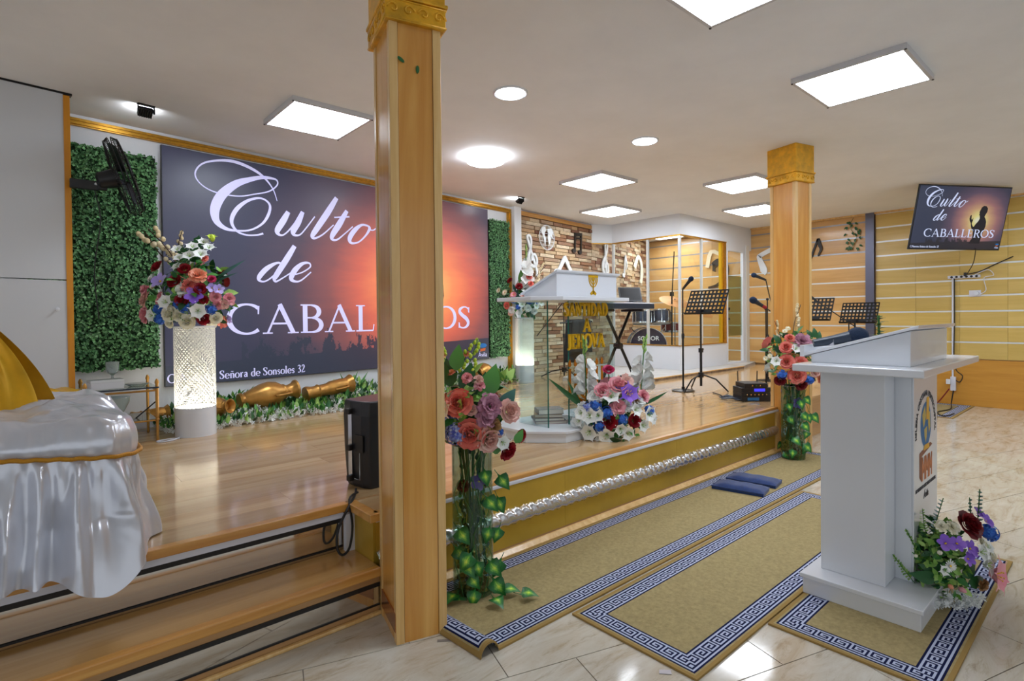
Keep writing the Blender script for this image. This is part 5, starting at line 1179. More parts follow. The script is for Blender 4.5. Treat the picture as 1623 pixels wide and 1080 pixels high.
# ------------------------------------------------------------------ rugs with a Greek key border
KEY = ["11111110",
       "10000010",
       "10111010",
       "10100010",
       "10111110",
       "10000000",
       "11111111"]
def rug_mesh(LX, LY, px, warp=None):
    """rug as a grid of small cells, border pattern woven into it"""
    nx, ny = round(LX/px), round(LY/px); ax, ay = LX/nx, LY/ny
    def cell(i, j):
        d = min(i, j, nx-1-i, ny-1-j)
        if d < 2: return 3
        if d < 3: return 0
        q = d-3
        if q in (0, 10): return 1
        if q in (1, 9): return 2
        if q < 9:
            side_x = (d == j or d == ny-1-j)
            return 1 if KEY[8-q][(i if side_x else j) % 8] == '1' else 2
        return 0
    me = bpy.data.meshes.new('pile'); V = []; Fc = []; MI = []
    # border cells singly, the field in large cells
    idx = {}
    def vid(i, j):
        if (i, j) not in idx: idx[(i, j)] = len(V); V.append((i*ax, j*ay, .009))
        return idx[(i, j)]
    fieldx = (14, nx-14); fieldy = (14, ny-14)
    for i in range(nx):
        for j in range(ny):
            if warp is None and fieldx[0] <= i < fieldx[1] and fieldy[0] <= j < fieldy[1]: continue
            Fc.append((vid(i,j), vid(i+1,j), vid(i+1,j+1), vid(i,j+1))); MI.append(cell(i,j))
    if warp is None:
        Fc.append((vid(fieldx[0],fieldy[0]), vid(fieldx[1],fieldy[0]), vid(fieldx[1],fieldy[1]), vid(fieldx[0],fieldy[1]))); MI.append(0)
    # under side and rim
    rim = [(i, 0) for i in range(nx)]+[(nx, j) for j in range(ny)]+[(i, ny) for i in range(nx, 0, -1)]+[(0, j) for j in range(ny, 0, -1)]
    low = []
    for (i, j) in rim: low.append(len(V)); V.append((i*ax, j*ay, .0005))
    n = len(rim)
    for q in range(n):
        a, b = rim[q], rim[(q+1) % n]; Fc.append((low[q], low[(q+1) % n], vid(*b), vid(*a))); MI.append(3)
    if warp: V = [warp(*v) for v in V]
    me.from_pydata(V, [], Fc)
    for m in ('rug_tan','rug_navy','rug_white','rug_edge'): me.materials.append(MT[m])
    me.polygons.foreach_set('material_index', MI); me.update(); return me
def rug(name, label, x0, y0, lx, ly, px=.0078, warp=None):
    t = thing(name, label, 'rug', (x0, y0, 0.0), 0, 'tan rugs with Greek key border')
    obj('pile', rug_mesh(lx, ly, px, warp), None, t); return t
def curl(x, y, z):
    # the near short end arches up like a breaking wave, its edge touching the tiles again
    zz = z + .003*math.sin(x*2.3)*math.sin(y*9)*max(0, math.sin(x*1.3))*(1 if .2 < x < 4 else 0)
    S = .13
    if x < S:
        th = PI*(S-x)/S; a = max(.25, 1-1.0*y/.6)
        xn = S-.043*(1-math.cos(th)); zn = z + .046*math.sin(th)*a
        x = x*(1-a)+xn*a; zz = zn
    return (x, y, zz)
rug('runner_rug', 'long tan runner along the gold stage front with one curled corner', 1.232, 1.645, 4.32, .605, .0078, curl)
rug('runner_rug', 'middle tan rug with flat square near corner between runner and lectern rug', 1.765, 1.030, 2.49, .597)
rug('runner_rug', 'short tan rug under the white front lectern', 2.315, .425, 1.51, .597)
rug('floor_mat', 'small patterned mat at the wall under the power sockets', 8.55, 1.50, 1.36, .62, .0105)
# folded navy cushions
def cushion(c, rz, sx, sy, h, label, z=0.0):
    t = thing('kneeling_cushion', label, 'cushion', (c[0], c[1], .0102+z), rz, 'navy kneeling cushions')
    def top(u, v):
        a, b = 2*u-1, 2*v-1; e = (1-abs(a)**6)*(1-abs(b)**6); return (a*sx/2, b*sy/2, h*(.45+.55*e) + .003*math.sin(9*a)*e)
    mb = MB().grid(top, 14, 10); mb.box(-sx/2, -sy/2, 0, sx/2, sy/2, h*.45)
    obj('pad', mb, 'navy_cloth', t, smooth=40)
    obj('piping', MB().tube([(-sx/2,-sy/2,h*.45),(sx/2,-sy/2,h*.45),(sx/2,sy/2,h*.45),(-sx/2,sy/2,h*.45)], .005, 6, closed=True), 'navy_cloth', t)
cushion((3.955,1.945), math.radians(-78), .36, .19, .045, 'navy cushion on the runner, the nearer of two')
cushion((4.215,1.965), math.radians(-80), .36, .19, .045, 'navy cushion on the runner, the farther of two')
# ------------------------------------------------------------------ satin covered seat on the left
st = thing('satin_covered_seat', 'seat under a white satin cover with gold braid at the stage edge', 'covered seat', (-.22, 3.12, HS))
def per(u):
    """rounded rectangle outline, u 0..1 starting at the back left, counter clockwise seen from above; returns point and outward normal"""
    hx, hy, rad = .52, .60, .13
    segs = [('l',(-hx,hy-rad),(-hx,-hy+rad),(-1,0)),('c',(-hx+rad,-hy+rad),PI,1.5*PI),('l',(-hx+rad,-hy),(hx-rad,-hy),(0,-1)),('c',(hx-rad,-hy+rad),1.5*PI,2*PI),('l',(hx,-hy+rad),(hx,hy-rad),(1,0)),('c',(hx-rad,hy-rad),0,.5*PI),('l',(hx-rad,hy),(-hx+rad,hy),(0,1)),('c',(-hx+rad,hy-rad),.5*PI,PI)]
    lens = [math.dist(s[1],s[2]) if s[0] == 'l' else rad*PI/2 for s in segs]; tot = sum(lens); q = (u % 1.0)*tot
    for s, L in zip(segs, lens):
        if q <= L:
            f = q/L
            if s[0] == 'l': return (s[1][0]+(s[2][0]-s[1][0])*f, s[1][1]+(s[2][1]-s[1][1])*f, s[3][0], s[3][1])
            a = s[2]+(s[3]-s[2])*f; return (s[1][0]+rad*math.cos(a), s[1][1]+rad*math.sin(a), math.cos(a), math.sin(a))
        q -= L
    return (0,0,1,0)
SH_ = .50
def wr(x, y, s): return mnoise.noise(Vector((x*s, y*s, 3.3)))
def braid_z(x, y):   # the braid hangs lower towards the right front corner
    f = max(0, min(1, (x+.35)/.85)) if y < -.35 else (1-(y+.35)*.6 if x > .3 else .3)
    return SH_ - .015 - .11*max(0, f)
def cloth(u, v):
    x, y, nx, ny = per(u); s = u*5.0
    if v < .36:                       # top
        k = v/.36; k = k**.8; px, py = x*k, y*k
        h = SH_ + .035*(1-k**4) + .034*wr(px*1.0+3, py*.6, 4.2) + .046*abs(wr(px*.9+py*.5, py*1.2-px*.4, 6.5)) + .018*abs(wr(px+9, py, 13))
        return (px, py, h)
    if v < .50:
        k = (v-.36)/.14; zb = braid_z(x, y); o = .012*math.sin(k*PI)
        h = SH_+.030*wr(x+3, y*.6, 4.2)*(1-k) + (zb-SH_)*k
        return (x+nx*(o+.02*k+.010*wr(x*4,y*4,7)), y+ny*(o+.02*k+.010*wr(x*4,y*4,7)), h)
    k = (v-.50)/.50; zb = braid_z(x, y)
    f = math.sin(u*2*PI*34+1.6*math.sin(u*31)+.9*math.sin(k*2.2+u*57)) *.5+.5; f2 = math.sin(u*2*PI*7+1.7)*.5+.5; f3 = mnoise.noise(Vector((u*46, k*1.4, 0)))
    gather = math.sin(u*2*PI*78+2*math.sin(u*40))*.011*(1-k)*min(1, k*6)
    fl = .62 if nx > .6 else 1.0
    out = .02 + gather + fl*(k*(.040 + .020*f2) + .075*min(1, k*1.8)*(f**1.5)*(.75+.5*f3) + .05*f3*math.sin(k*PI*.8) + .01*k*k)
    zend = .006 + .018*max(0, math.sin(u*2*PI*9+1.0))
    px, py = x+nx*out, y+ny*out
    hang = max(0, 1-(((px-.42)/.16)**2))*max(0, 1-(((py+.70)/.22)**2))   # one corner slips over the stage nosing
    z = zb + (zend-zb)*k
    if hang > 0 and k > .6:
        kk = (k-.6)/.4*hang; px += nx*.02*kk; py -= .075*kk; z -= .10*kk*kk
        if py < -.635: z = z
    return (px, py, z)
mb = MB().grid(cloth, 900, 72); obj('satin_cover', mb, 'satin_white', st, smooth=True)
P = []
for i in range(260):
    x, y, nx, ny = per(i/260); P.append((x+nx*.034, y+ny*.034, braid_z(x, y)+.002*math.sin(i*1.7)))
obj('gold_braid', MB().tube(P, .008, 6, closed=True), 'gold_braid', st, smooth=True)
# gold satin draped backrest standing in the left
def goldb(u, v):
    a = u*2-1; z = .38*v; w = .26*(1-.45*v**2.2); x = a*w; f = math.sin(a*9+v*2)*.018*(1-v)+.012*math.sin(a*21)
    return (x + .10*(1-v)*a, -.10*(1-v)**1.5 + f - .05*math.cos(a*PI/2), z)
o = obj('gold_backrest_cover', MB().grid(goldb, 60, 24).grid(lambda u, v: (goldb(u, v)[0], .14-.06*v+.03*math.cos((u*2-1)*PI/2), goldb(u, v)[2]), 40, 12).grid(lambda u, v: tuple(Vector(goldb(u,1))*(1-v)+Vector((goldb(u,1)[0], .08+.03*math.cos((u*2-1)*PI/2), .38))*v+Vector((0,0,.02*math.sin(v*PI)))), 40, 4), 'gold_satin', st, (-.06, .02, .50), (math.radians(-6), 0, math.radians(-18)), smooth=True)
def goldseat(u, v):
    a = u*2-1; b = v*2-1; e = max(0, 1-a*a)**.5*max(0, 1-b*b)**.5
    return (a*.17, b*.09, .03*e + .008*math.sin(a*12+b*3)*e)
obj('gold_seat_fold', MB().grid(goldseat, 24, 12), 'gold_satin', st, (.26, .44, .525), smooth=True)
# ------------------------------------------------------------------ gilt side table with glass shelves
tb = thing('gilt_side_table', 'small gilt side table with glass shelves at the ivy panel', 'side table', (.50, 4.98, HS))
tw, td, th_ = .21, .21, .41
for (sx, sy) in ((-1,-1),(1,-1),(1,1),(-1,1)):
    prof = [(.006,0),(.011,.012),(.009,.03),(.010,.10),(.010,.15),(.016,.16),(.010,.17),(.014,.182),(.010,.195),(.011,.36),(.010,.42),(.014,.43),(.012,.445),(.004,.46)]
    obj('leg', MB().lathe(prof, 12), 'gold_paint', tb, (sx*tw, sy*td, 0), smooth=45)
obj('top_frame', MB().tube([(-tw,-td,.375),(tw,-td,.375),(tw,td,.375),(-tw,td,.375)], .007, 8, closed=True), 'gold_paint', tb)
obj('lower_frame', MB().tube([(-tw,-td,.155),(tw,-td,.155),(tw,td,.155),(-tw,td,.155)], .006, 8, closed=True), 'gold_paint', tb)
obj('glass_top', MB().box(-tw-.01,-td-.01,.392,tw+.01,td+.01,.400), 'glass_clear', tb); obj('glass_edge', MB().box(-tw-.012,-td-.012,.391,tw+.012,-td-.010,.402), 'dark_blue_plastic', tb)
obj('glass_shelf', MB().box(-tw,-td,.160,tw,td,.166), 'glass_clear', tb)
obj('cross_stretcher', MB().tube([(-tw,td,.02),(tw*.2,.0,.10),(tw,-td,.30)], .005, 6), 'black_metal', tb)
t = thing('paper_box', 'white paper box on the gilt side table', 'box', (.44, 4.90, HS+.4005), .12)
obj('carton', MB().box(-.12,-.06,0,.075,.06,.062), 'white_edge', t, bevel=.003); obj('lid', MB().box(-.122,-.062,.048,.077,.062,.068), 'white_lacquer', t, bevel=.002)
t = thing('glass_goblet', 'cut glass goblet on the gilt side table behind the paper box', 'goblet', (.47, 5.03, HS+.4005))
obj('bowl', MB().lathe([(.008,.085),(.03,.10),(.04,.13),(.045,.185),(.042,.185),(.036,.13),(.02,.105),(.001,.10)], 16, cap=False), 'crystal', t, smooth=30)
obj('stem', MB().lathe([(.001,0),(.032,.002),(.03,.008),(.008,.016),(.007,.05),(.012,.06),(.007,.07),(.010,.088)], 14), 'crystal', t, smooth=40)
t = thing('glass_bowl', 'glass bowl on the lower shelf of the gilt side table', 'bowl', (.47, 4.96, HS+.1665))
obj('bowl', MB().lathe([(.001,.0),(.05,.002),(.03,.02),(.06,.05),(.095,.12),(.10,.16),(.096,.16),(.09,.12),(.055,.055),(.001,.035)], 20, cap=False), 'crystal', t, smooth=35)
obj('foot_ring', MB().lathe([(.05,0),(.055,.004),(.05,.008)], 20), 'crystal', t, smooth=True)
t = thing('glass_tray', 'flat glass dish at the right of the gilt side table top', 'dish', (.61, 4.93, HS+.4005))
obj('dish', MB().lathe([(.001,0),(.05,.0),(.075,.018),(.073,.020),(.05,.005),(.001,.005)], 20, cap=False), 'crystal', t, smooth=30)
obj('rim', MB().lathe([(.073,.018),(.076,.021),(.073,.023)], 20), 'crystal', t)
# cable from the pedestal
o = obj('power_cable', MB().tube(smooth_path([(.86,4.78,HS+.006),(.80,4.70,HS+.006),(.72,4.68,HS+.006),(.70,4.73,HS+.006),(.78,4.75,HS+.006),(.84,4.72,HS+.006)], 5), .005, 6), 'white_edge'); tag(o, 'white cable looped on the floor beside the near pedestal', 'cable')
# ------------------------------------------------------------------ wall fan
fn = thing('wall_fan', 'black wall fan on an arm before the ivy panel', 'fan', (.255, 4.86, 2.272))
obj('arm', MB().cbox((.06,0,-.01),(.16,.03,.065)).cbox((.16,0,-.012),(.06,.034,.05)), 'black_plastic', fn, bevel=.006)
obj('bolt', MB().lathe([(.010,0),(.010,.006),(.004,.008)], 10), 'chrome', fn, (.125,-.016,.0), (PI/2,0,0))
ax = Vector((.92, -.12, .30)).normalized(); ctr = Vector((.285, -.02, .075))
def fpart(name, mb, mat, sm=None, parent=fn):
    o = obj(name, mb, mat, parent, tuple(ctr), smooth=sm); o.rotation_mode = 'QUATERNION'; o.rotation_quaternion = frame_to(ax); return o
fpart('motor_housing', MB().lathe([(.001,-.165),(.035,-.163),(.055,-.15),(.068,-.06),(.066,-.03),(.03,-.025)], 20), 'black_plastic', 40)
RF = .275
for nm, sg in (('rear_grille', -1), ('front_grille', 1)):
    mb = MB()
    for q in range(48):
        a = 2*PI*q/48; c, s = math.cos(a), math.sin(a)
        mb.tube([(c*.04,s*.04,sg*.05),(c*RF*.55,s*RF*.55,sg*.055),(c*RF*.92,s*RF*.92,sg*.042),(c*RF,s*RF,sg*.012)], .0022, 4)
    for rr_, zz in ((RF,.012),(RF*.93,.042),(RF*.55,.055),(.05,.05)):
        mb.tube([(rr_*math.cos(2*PI*q/40), rr_*math.sin(2*PI*q/40), sg*zz) for q in range(40)], .0035, 5, closed=True)
    mb.lathe([(.001,sg*.052),(.045,sg*.051),(.045,sg*.047)], 16)
    fpart(nm, mb, 'black_metal')
for q in range(3):
    a0 = 2*PI*q/3
    def bl(u, v): r = .04+u*(RF-.075); a = a0+(v-.5)*1.35*(.55+.45*math.sin(PI*min(1,u*1.05))); return (r*math.cos(a), r*math.sin(a), (v-.5)*.045)
    fpart('blade', MB().grid(bl, 8, 6), 'black_plastic', True)
fpart('clip', MB().box(.10,-.05,-.062,.12,.05,-.056), 'chrome')
obj('cord', MB().tube(smooth_path([(.12,.02,-.04),(.15,.03,-.25),(.11,.03,-.6),(.13,.03,-.95)], 5), .004, 5), 'black_rubber', fn)
# ------------------------------------------------------------------ stage speaker behind the near pillar
sp = thing('stage_speaker', 'black loudspeaker standing behind the near pillar', 'speaker', (1.42, 2.72, HS), math.radians(12))
poly = [(-.13,-.09),(.15,-.15),(.15,.15),(-.13,.12),(-.145,.05),(-.145,-.04)]
mb = MB(); n = 6
def ring(z, s): return [(p[0]*s, p[1]*s, z) for p in poly]
rings = [ring(0,.90), ring(.02,.94), ring(.20,1.0), ring(.38,1.02), ring(.455,.97)]
vs = [p for r in rings for p in r]; fs = [tuple(reversed(range(n))), tuple(range((len(rings)-1)*n, len(rings)*n))]
for i in range(len(rings)-1):
    for q in range(n): fs.append((i*n+q, i*n+(q+1) % n, (i+1)*n+(q+1) % n, (i+1)*n+q))
mb.add(vs, fs); obj('cabinet', mb, 'black_plastic', sp, bevel=.006)
obj('grille', MB().box(.146,-.12,.05,.152,.12,.42), 'black_metal', sp)
for zz in (.05, .21, .40): obj('stand_knob', MB().cbox((-.155,.04,zz),(.03,.03,.03)), 'black_rubber', sp, bevel=.004)
obj('side_rail', MB().box(-.150,.03,.06,-.146,.06,.40), 'chrome', sp)
plain('speaker_blue', (40,54,72), .35)
obj('side_inset', MB().box(-.152,-.06,.19,-.147,.0,.28), 'black_rubber', sp); obj('seam_line', MB().tube([(-.151,.01,.05),(-.152,-.035,.05),(-.152,-.035,.19)], .0025, 4), 'chrome', sp)
P = smooth_path([(1.24,2.62,HS+.02),(1.20,2.55,HS+.012),(1.13,2.47,HS-.01),(1.065,2.44,.33),(1.055,2.43,.25),(1.075,2.42,.215),(1.11,2.42,.24),(1.135,2.44,.33),(1.15,2.50,HS+.015),(1.23,2.58,HS+.015)], 5)
o = obj('speaker_cable', MB().tube(P, .006, 6), 'black_rubber'); tag(o, 'black cable looping over the stage edge beside the near pillar', 'cable')
# ------------------------------------------------------------------ music and microphone stands
def tripod(parent, hub, foot, r, n=3, a0=.4, tr=.009):
    for q in range(n):
        a = a0+2*PI*q/n; obj('leg', MB().tube([(0,0,hub),(r*.55*math.cos(a),r*.55*math.sin(a),hub*.72),(r*math.cos(a),r*math.sin(a),foot)], tr, 6), 'black_metal', parent)
def desk(parent, p, w, h, d, dn):
    """perforated sheet desk: p bottom centre, width dir from yaw d, leaning"""
    mb = MB(); nx, nz = 10, 6; cw, ch = w/nx, h/nz
    for i in range(nx):
        for j in range(nz):
            x0, z0 = -w/2+i*cw, j*ch
            if j == 0 and 3 <= i <= 6: mb.add([(x0,0,z0),(x0+cw,0,z0),(x0+cw,0,z0+ch),(x0,0,z0+ch)], [(0,1,2,3)]); continue
            o_ = [(x0,z0),(x0+cw,z0),(x0+cw,z0+ch),(x0,z0+ch)]; cx, cz = x0+cw/2, z0+ch/2
            i_ = [(cx-cw*.27,cz-ch*.27),(cx+cw*.27,cz-ch*.27),(cx+cw*.27,cz+ch*.27),(cx-cw*.27,cz+ch*.27)]
            mb.add([(a,0,b) for a, b in o_+i_], [(q,(q+1) % 4,4+(q+1) % 4,4+q) for q in range(4)])
    mb.box(-w/2,-.045,-.004,w/2,0,.0); mb.box(-w/2-.004,-.004,0,-w/2+.003,.004,h); mb.box(w/2-.003,-.004,0,w/2+.004,.004,h); mb.box(-w/2,-.004,h-.004,w/2,.004,h+.003)
    o = obj('perforated_desk', mb, 'desk_black', parent, p, (dn, 0, d)); s = o.modifiers.new('t', 'SOLIDIFY'); s.thickness = .002
    return o
def music_stand(p, zdesk, rz, label, w=.48, h=.32, lean=-.42):
    t = thing('music_stand', label, 'music stand', (p[0], p[1], HS))
    H = zdesk-HS
    tripod(t, .20, .006, .30, 3, .9)
    obj('pole', MB().tube([(0,0,.06),(0,0,H*.55)], .015, 8), 'black_metal', t); obj('upper_pole', MB().tube([(0,0,H*.5),(0,0,H+.03)], .011, 8), 'black_metal', t)
    obj('clamp', MB().cbox((0,0,H*.53),(.04,.04,.05)).cbox((.03,0,H*.54),(.04,.015,.02)), 'black_plastic', t); obj('hub', MB().cbox((0,0,.19),(.045,.045,.06)), 'black_plastic', t)
    obj('tilt_head', MB().cbox((0,0,H+.03),(.10,.05,.05)), 'black_plastic', t)
    desk(t, (0,-.03,H), w, h, rz, lean); return t
music_stand((5.94,3.39), 1.325, math.radians(-90), 'black music stand in front of the drum booth', .48, .32, -.5)
music_stand((8.05,2.42), 1.19, math.radians(-90), 'black music stand before the dark grey upright', .42, .30, -.5)
music_stand((7.0,2.60), 1.235, math.radians(-90), 'black music stand mostly hidden behind the far pillar', .42, .30, -.5)
def mic_stand(p, H, label, boom=None, head=None, hr=.026, straight=True, col='foam_navy', base='disc'):
    t = thing('microphone_stand', label, 'microphone stand', (p[0], p[1], p[2] if len(p) > 2 else HS))
    if base == 'disc': obj('base', MB().lathe([(.001,0),(.13,0),(.13,.010),(.02,.026),(.02,.05)], 24), 'black_metal', t, smooth=40)
    else: tripod(t, .12, .008, .34, 3, .3); obj('hub', MB().cbox((0,0,.11),(.05,.05,.07)), 'black_plastic', t)
    obj('pole', MB().tube([(0,0,.02),(0,0,H*.55)], .011, 8), 'black_metal', t); obj('upper_pole', MB().tube([(0,0,H*.5),(0,0,H)], .008, 8), 'black_metal', t)
    obj('clutch', MB().lathe([(.016,-.03),(.018,0),(.016,.03)], 10, (0,0,H*.54)), 'black_plastic', t)
    top = Vector((0,0,H))
    if boom:
        a, b = Vector(boom[0]), Vector(boom[1]); obj('boom', MB().tube([tuple(top+a), tuple(top+b)], .007, 6), 'black_metal', t); obj('joint', MB().ball((0,0,H), .02, 8, 5), 'black_plastic', t); tip = top+b
    else: tip = top
    if head: mic(t, tip, head, .19, 'black_plastic', col, hr)
    return t
mic_stand((5.80,3.54), 1.20, 'straight microphone stand left of the front music stand', None, (-.1,-.5,.45), .030, base='disc')
m2 = mic_stand((6.62,2.93), .96, 'microphone stand with boom and wireless microphone left of the far pillar', (tuple(VR*.14+VU*-.09), tuple(VR*.0+VU*.01)), VR*-.8+VU*.5, .042)
obj('red_band', MB().tube([tuple(VU*.97), tuple(VU*.97+(VR*-.8+VU*.5).normalized()*.05)], .021, 10), 'petal_red', m2)
mic_stand((7.5,3.30), 1.10, 'taller microphone stand with blue foam head left of the far pillar', (tuple(VR*.05+VU*-.05), tuple(VR*-.02+VU*.26)), VR*-.85+VU*.35, .034)
mic_stand((8.15,2.52), .80, 'boom microphone stand reaching over the far music stand', (tuple(VR*.16+VU*-.13), tuple(VR*-.42+VU*.26)), VR*-.75+VU*.6, .030)
# tripod with boom and hanging jacket near the stone wall
ts = mic_stand((5.95,5.60), 1.13, 'black boom stand with folded arm in front of the stone wall', (tuple(VR*.01), tuple(VR*-.40+VU*-.52)), None, base='tripod')
obj('cross_bar', MB().tube([tuple(VR*-.06+VU*.80), tuple(VR*.42+VU*.82)], .012, 8), 'black_metal', ts)
plain('jacket_dark', (34,36,46), .9)
t = thing('jacket', 'dark grey jacket hung over the bar behind the clear lectern', 'jacket', (5.95+.75*.22, 5.60-.661*.22, HS+.83))
for nm, sgn, mat_, L, xo in (('front_drape', 1, 'charcoal_cloth', .46, .04), ('rear_drape', -1, 'jacket_dark', .62, -.06)):
    def jk(u, v): x = (u-.5)*(.26+.05*v)+xo; return tuple(VR*x + VF*sgn*(.016+.012*math.sin(u*14)+.03*v) + VU*(-v*L+.016*(1-v)))
    o = obj(nm, MB().grid(jk, 20, 10), mat_, t, smooth=True); s = o.modifiers.new('t', 'SOLIDIFY'); s.thickness = .006
# ------------------------------------------------------------------ keyboard
kx = thing('keyboard_stand', 'black crossed keyboard stand before the stone wall', 'keyboard stand', (5.75, 4.45, 0))
for nm, dy in (('cross_frame', -.03), ('cross_frame', .03)):
    mb = MB(); s = 1 if dy > 0 else -1
    mb.tube([(-.30*s,dy,PZ+.025),(.30*s,dy,1.38)], .02, 6); mb.tube([(-.30*s,-.20,PZ+.022),(-.30*s,.20,PZ+.022)], .02, 6); mb.tube([(.30*s,-.17,1.385),(.30*s,.17,1.385)], .018, 6)
    obj(nm, mb, 'black_metal', kx)
obj('pivot', MB().lathe([(.04,-.05),(.04,.05)], 12), 'black_plastic', kx, (0,0,.925), (PI/2,0,0))
kb = thing('electric_keyboard', 'dark blue electric keyboard on the crossed stand', 'keyboard', (5.66, 4.43, 1.405))
obj('case', MB().box(-.64,-.15,0,.66,.17,.07).box(-.64,.03,.07,.66,.17,.10), 'dark_blue_plastic', kb, bevel=.008)
wk = 36; kw = 1.16/wk
for i in range(wk): obj('white_key', MB().box(-.57+i*kw+.0008,-.148,.068,-.57+(i+1)*kw-.0008,.0,.082), 'white_lacquer', kb)
for i in range(wk-1):
    if i % 7 in (0,1,3,4,5): obj('black_key', MB().box(-.57+(i+1)*kw-.007,-.09,.08,-.57+(i+1)*kw+.007,.0,.092), 'black_plastic', kb)
obj('display', MB().box(-.1,.06,.1001,.15,.13,.102), 'black_metal', kb)
tp = thing('tablet', 'black tablet propped on the electric keyboard', 'tablet', (6.07, 4.47, 1.508), math.radians(-30))
plain('tablet_screen', (26,24,24), .35, spec=.2)
obj('case', MB().box(-.16,0,0,.16,.014,.21), 'black_plastic', tp, rot=(math.radians(-22),0,0), bevel=.006); obj('screen', MB().box(-.14,-.002,.02,.14,0,.19), 'tablet_screen', tp, rot=(math.radians(-22),0,0))
# ------------------------------------------------------------------ drum kit in the booth
plain('drum_shell', (56,66,84), .2, metal=.5, var=.2, vscale=12); plain('drum_head', (210,212,208), .5); plain('bass_head', (44,36,58), .3); plain('cymbal_bronze', (176,120,62), .5, metal=.5); plain('drum_purple', (70,50,120), .3); plain('red_shell', (110,30,36), .3)
def drum(name, label, c, r, h, axis, shell='drum_shell', head='drum_head'):
    t = thing(name, label, 'drum', c, 0, 'drum kit in the glass booth'); t.rotation_mode = 'QUATERNION'; t.rotation_quaternion = frame_to(axis)
    obj('shell', MB().lathe([(r,-h/2),(r,h/2),(r-.006,h/2),(r-.006,-h/2),(r,-h/2)], 32, cap=False), shell, t, smooth=40)
    obj('batter_head', MB().lathe([(.001,h/2+.004),(r,h/2)], 32, cap=False), head, t); obj('front_head', MB().lathe([(.001,-h/2-.004),(r,-h/2)], 32, cap=False), head, t)
    for zz in (-h/2, h/2): obj('hoop', MB().lathe([(r,zz-.012),(r+.012,zz-.012),(r+.012,zz+.012),(r,zz+.012),(r,zz-.012)], 32, cap=False), 'chrome', t, smooth=40)
    for q in range(8):
        a = 2*PI*q/8; obj('lug', MB().tube([(r*math.cos(a)*1.03,r*math.sin(a)*1.03,-h*.42),(r*math.cos(a)*1.03,r*math.sin(a)*1.03,h*.42)], .008, 6), 'chrome', t)
    return t
bdir = Vector((.72,.70,0))
bz_ = PZ+.325
bs = drum('bass_drum', 'bass drum with maker lettering behind the booth glass', (8.22,5.74,bz_), .31, .40, bdir, 'drum_shell', 'bass_head')
lt = thing; 
fnt = bfont('SONOR', .105, 'petal_white', 'maker_lettering', bs, (0,.10,-.212), (PI,0,PI), bold=.002)
obj('port_ring', MB().lathe([(.07,-.208),(.085,-.212),(.07,-.206)], 20, (.12,-.12,0)), 'gold_paint', bs)
for sg in (-1, 1): obj('spur', MB().tube([(0.2*sg,.22,-.1),(.30*sg,.325,-.16)], .009, 6), 'chrome', bs)
drum('tom_drum', 'left rack tom above the bass drum', (7.98,5.66,1.285), .155, .20, Vector((.12,.10,1)))
drum('tom_drum', 'right rack tom above the bass drum', (8.27,5.48,1.295), .165, .21, Vector((.12,.10,1)))
drum('floor_tom', 'dark red snare drum low behind the rack toms', (8.82,5.62,1.10), .18, .15, Vector((.05,.05,1)), 'red_shell')
obj('tom_mount', MB().tube([(0,.0,0),(0,0,.0)], .01, 4), 'chrome') if False else None
def cym(label, c, r, zb, tilt):
    t = thing('cymbal_stand', label, 'cymbal', (c[0], c[1], PZ))
    H = c[2]-PZ; tripod(t, .22, .006, .22, 3, .2, .007)
    obj('pole', MB().tube([(0,0,.05),(0,0,H+.03)], .010, 8), 'chrome', t); obj('wing_nut', MB().lathe([(.012,0),(.016,.02),(.004,.035)], 8, (0,0,H+.01)), 'chrome', t)
    o = obj('cymbal', MB().lathe([(.012,.022),(.05,.018),(.06,.006),(r*.6,.0),(r,-.016),(r*.6,-.003),(.05,.012),(.012,.018)], 36, cap=False), 'cymbal_bronze', t, (0,0,H), smooth=40)
    o.rotation_mode = 'QUATERNION'; o.rotation_quaternion = frame_to(VU*.9+VF*tilt+VR*.15); return t
cym('large bronze cymbal on a stand behind the booth corner post', (8.48,5.33,1.57), .27, 0, .38)
cym('bronze cymbal low on a stand near the gold jamb of the booth', (8.75,4.98,1.36), .20, 0, .30)
t = thing('cymbal_boom_stand', 'tall dark boom stand in the booth left of the corner post', 'stand', (8.30, 5.28, PZ)); tripod(t, .2, .006, .22, 3, 1.2, .007)
obj('pole', MB().tube([(0,0,.05),(.01,0,1.25)], .013, 8), 'black_metal', t); obj('boom', MB().tube([(.01,0,1.15),(.04,-.03,1.95)], .009, 6), 'black_metal', t); obj('clutch', MB().cbox((.01,0,1.22),(.05,.05,.07)), 'black_plastic', t)
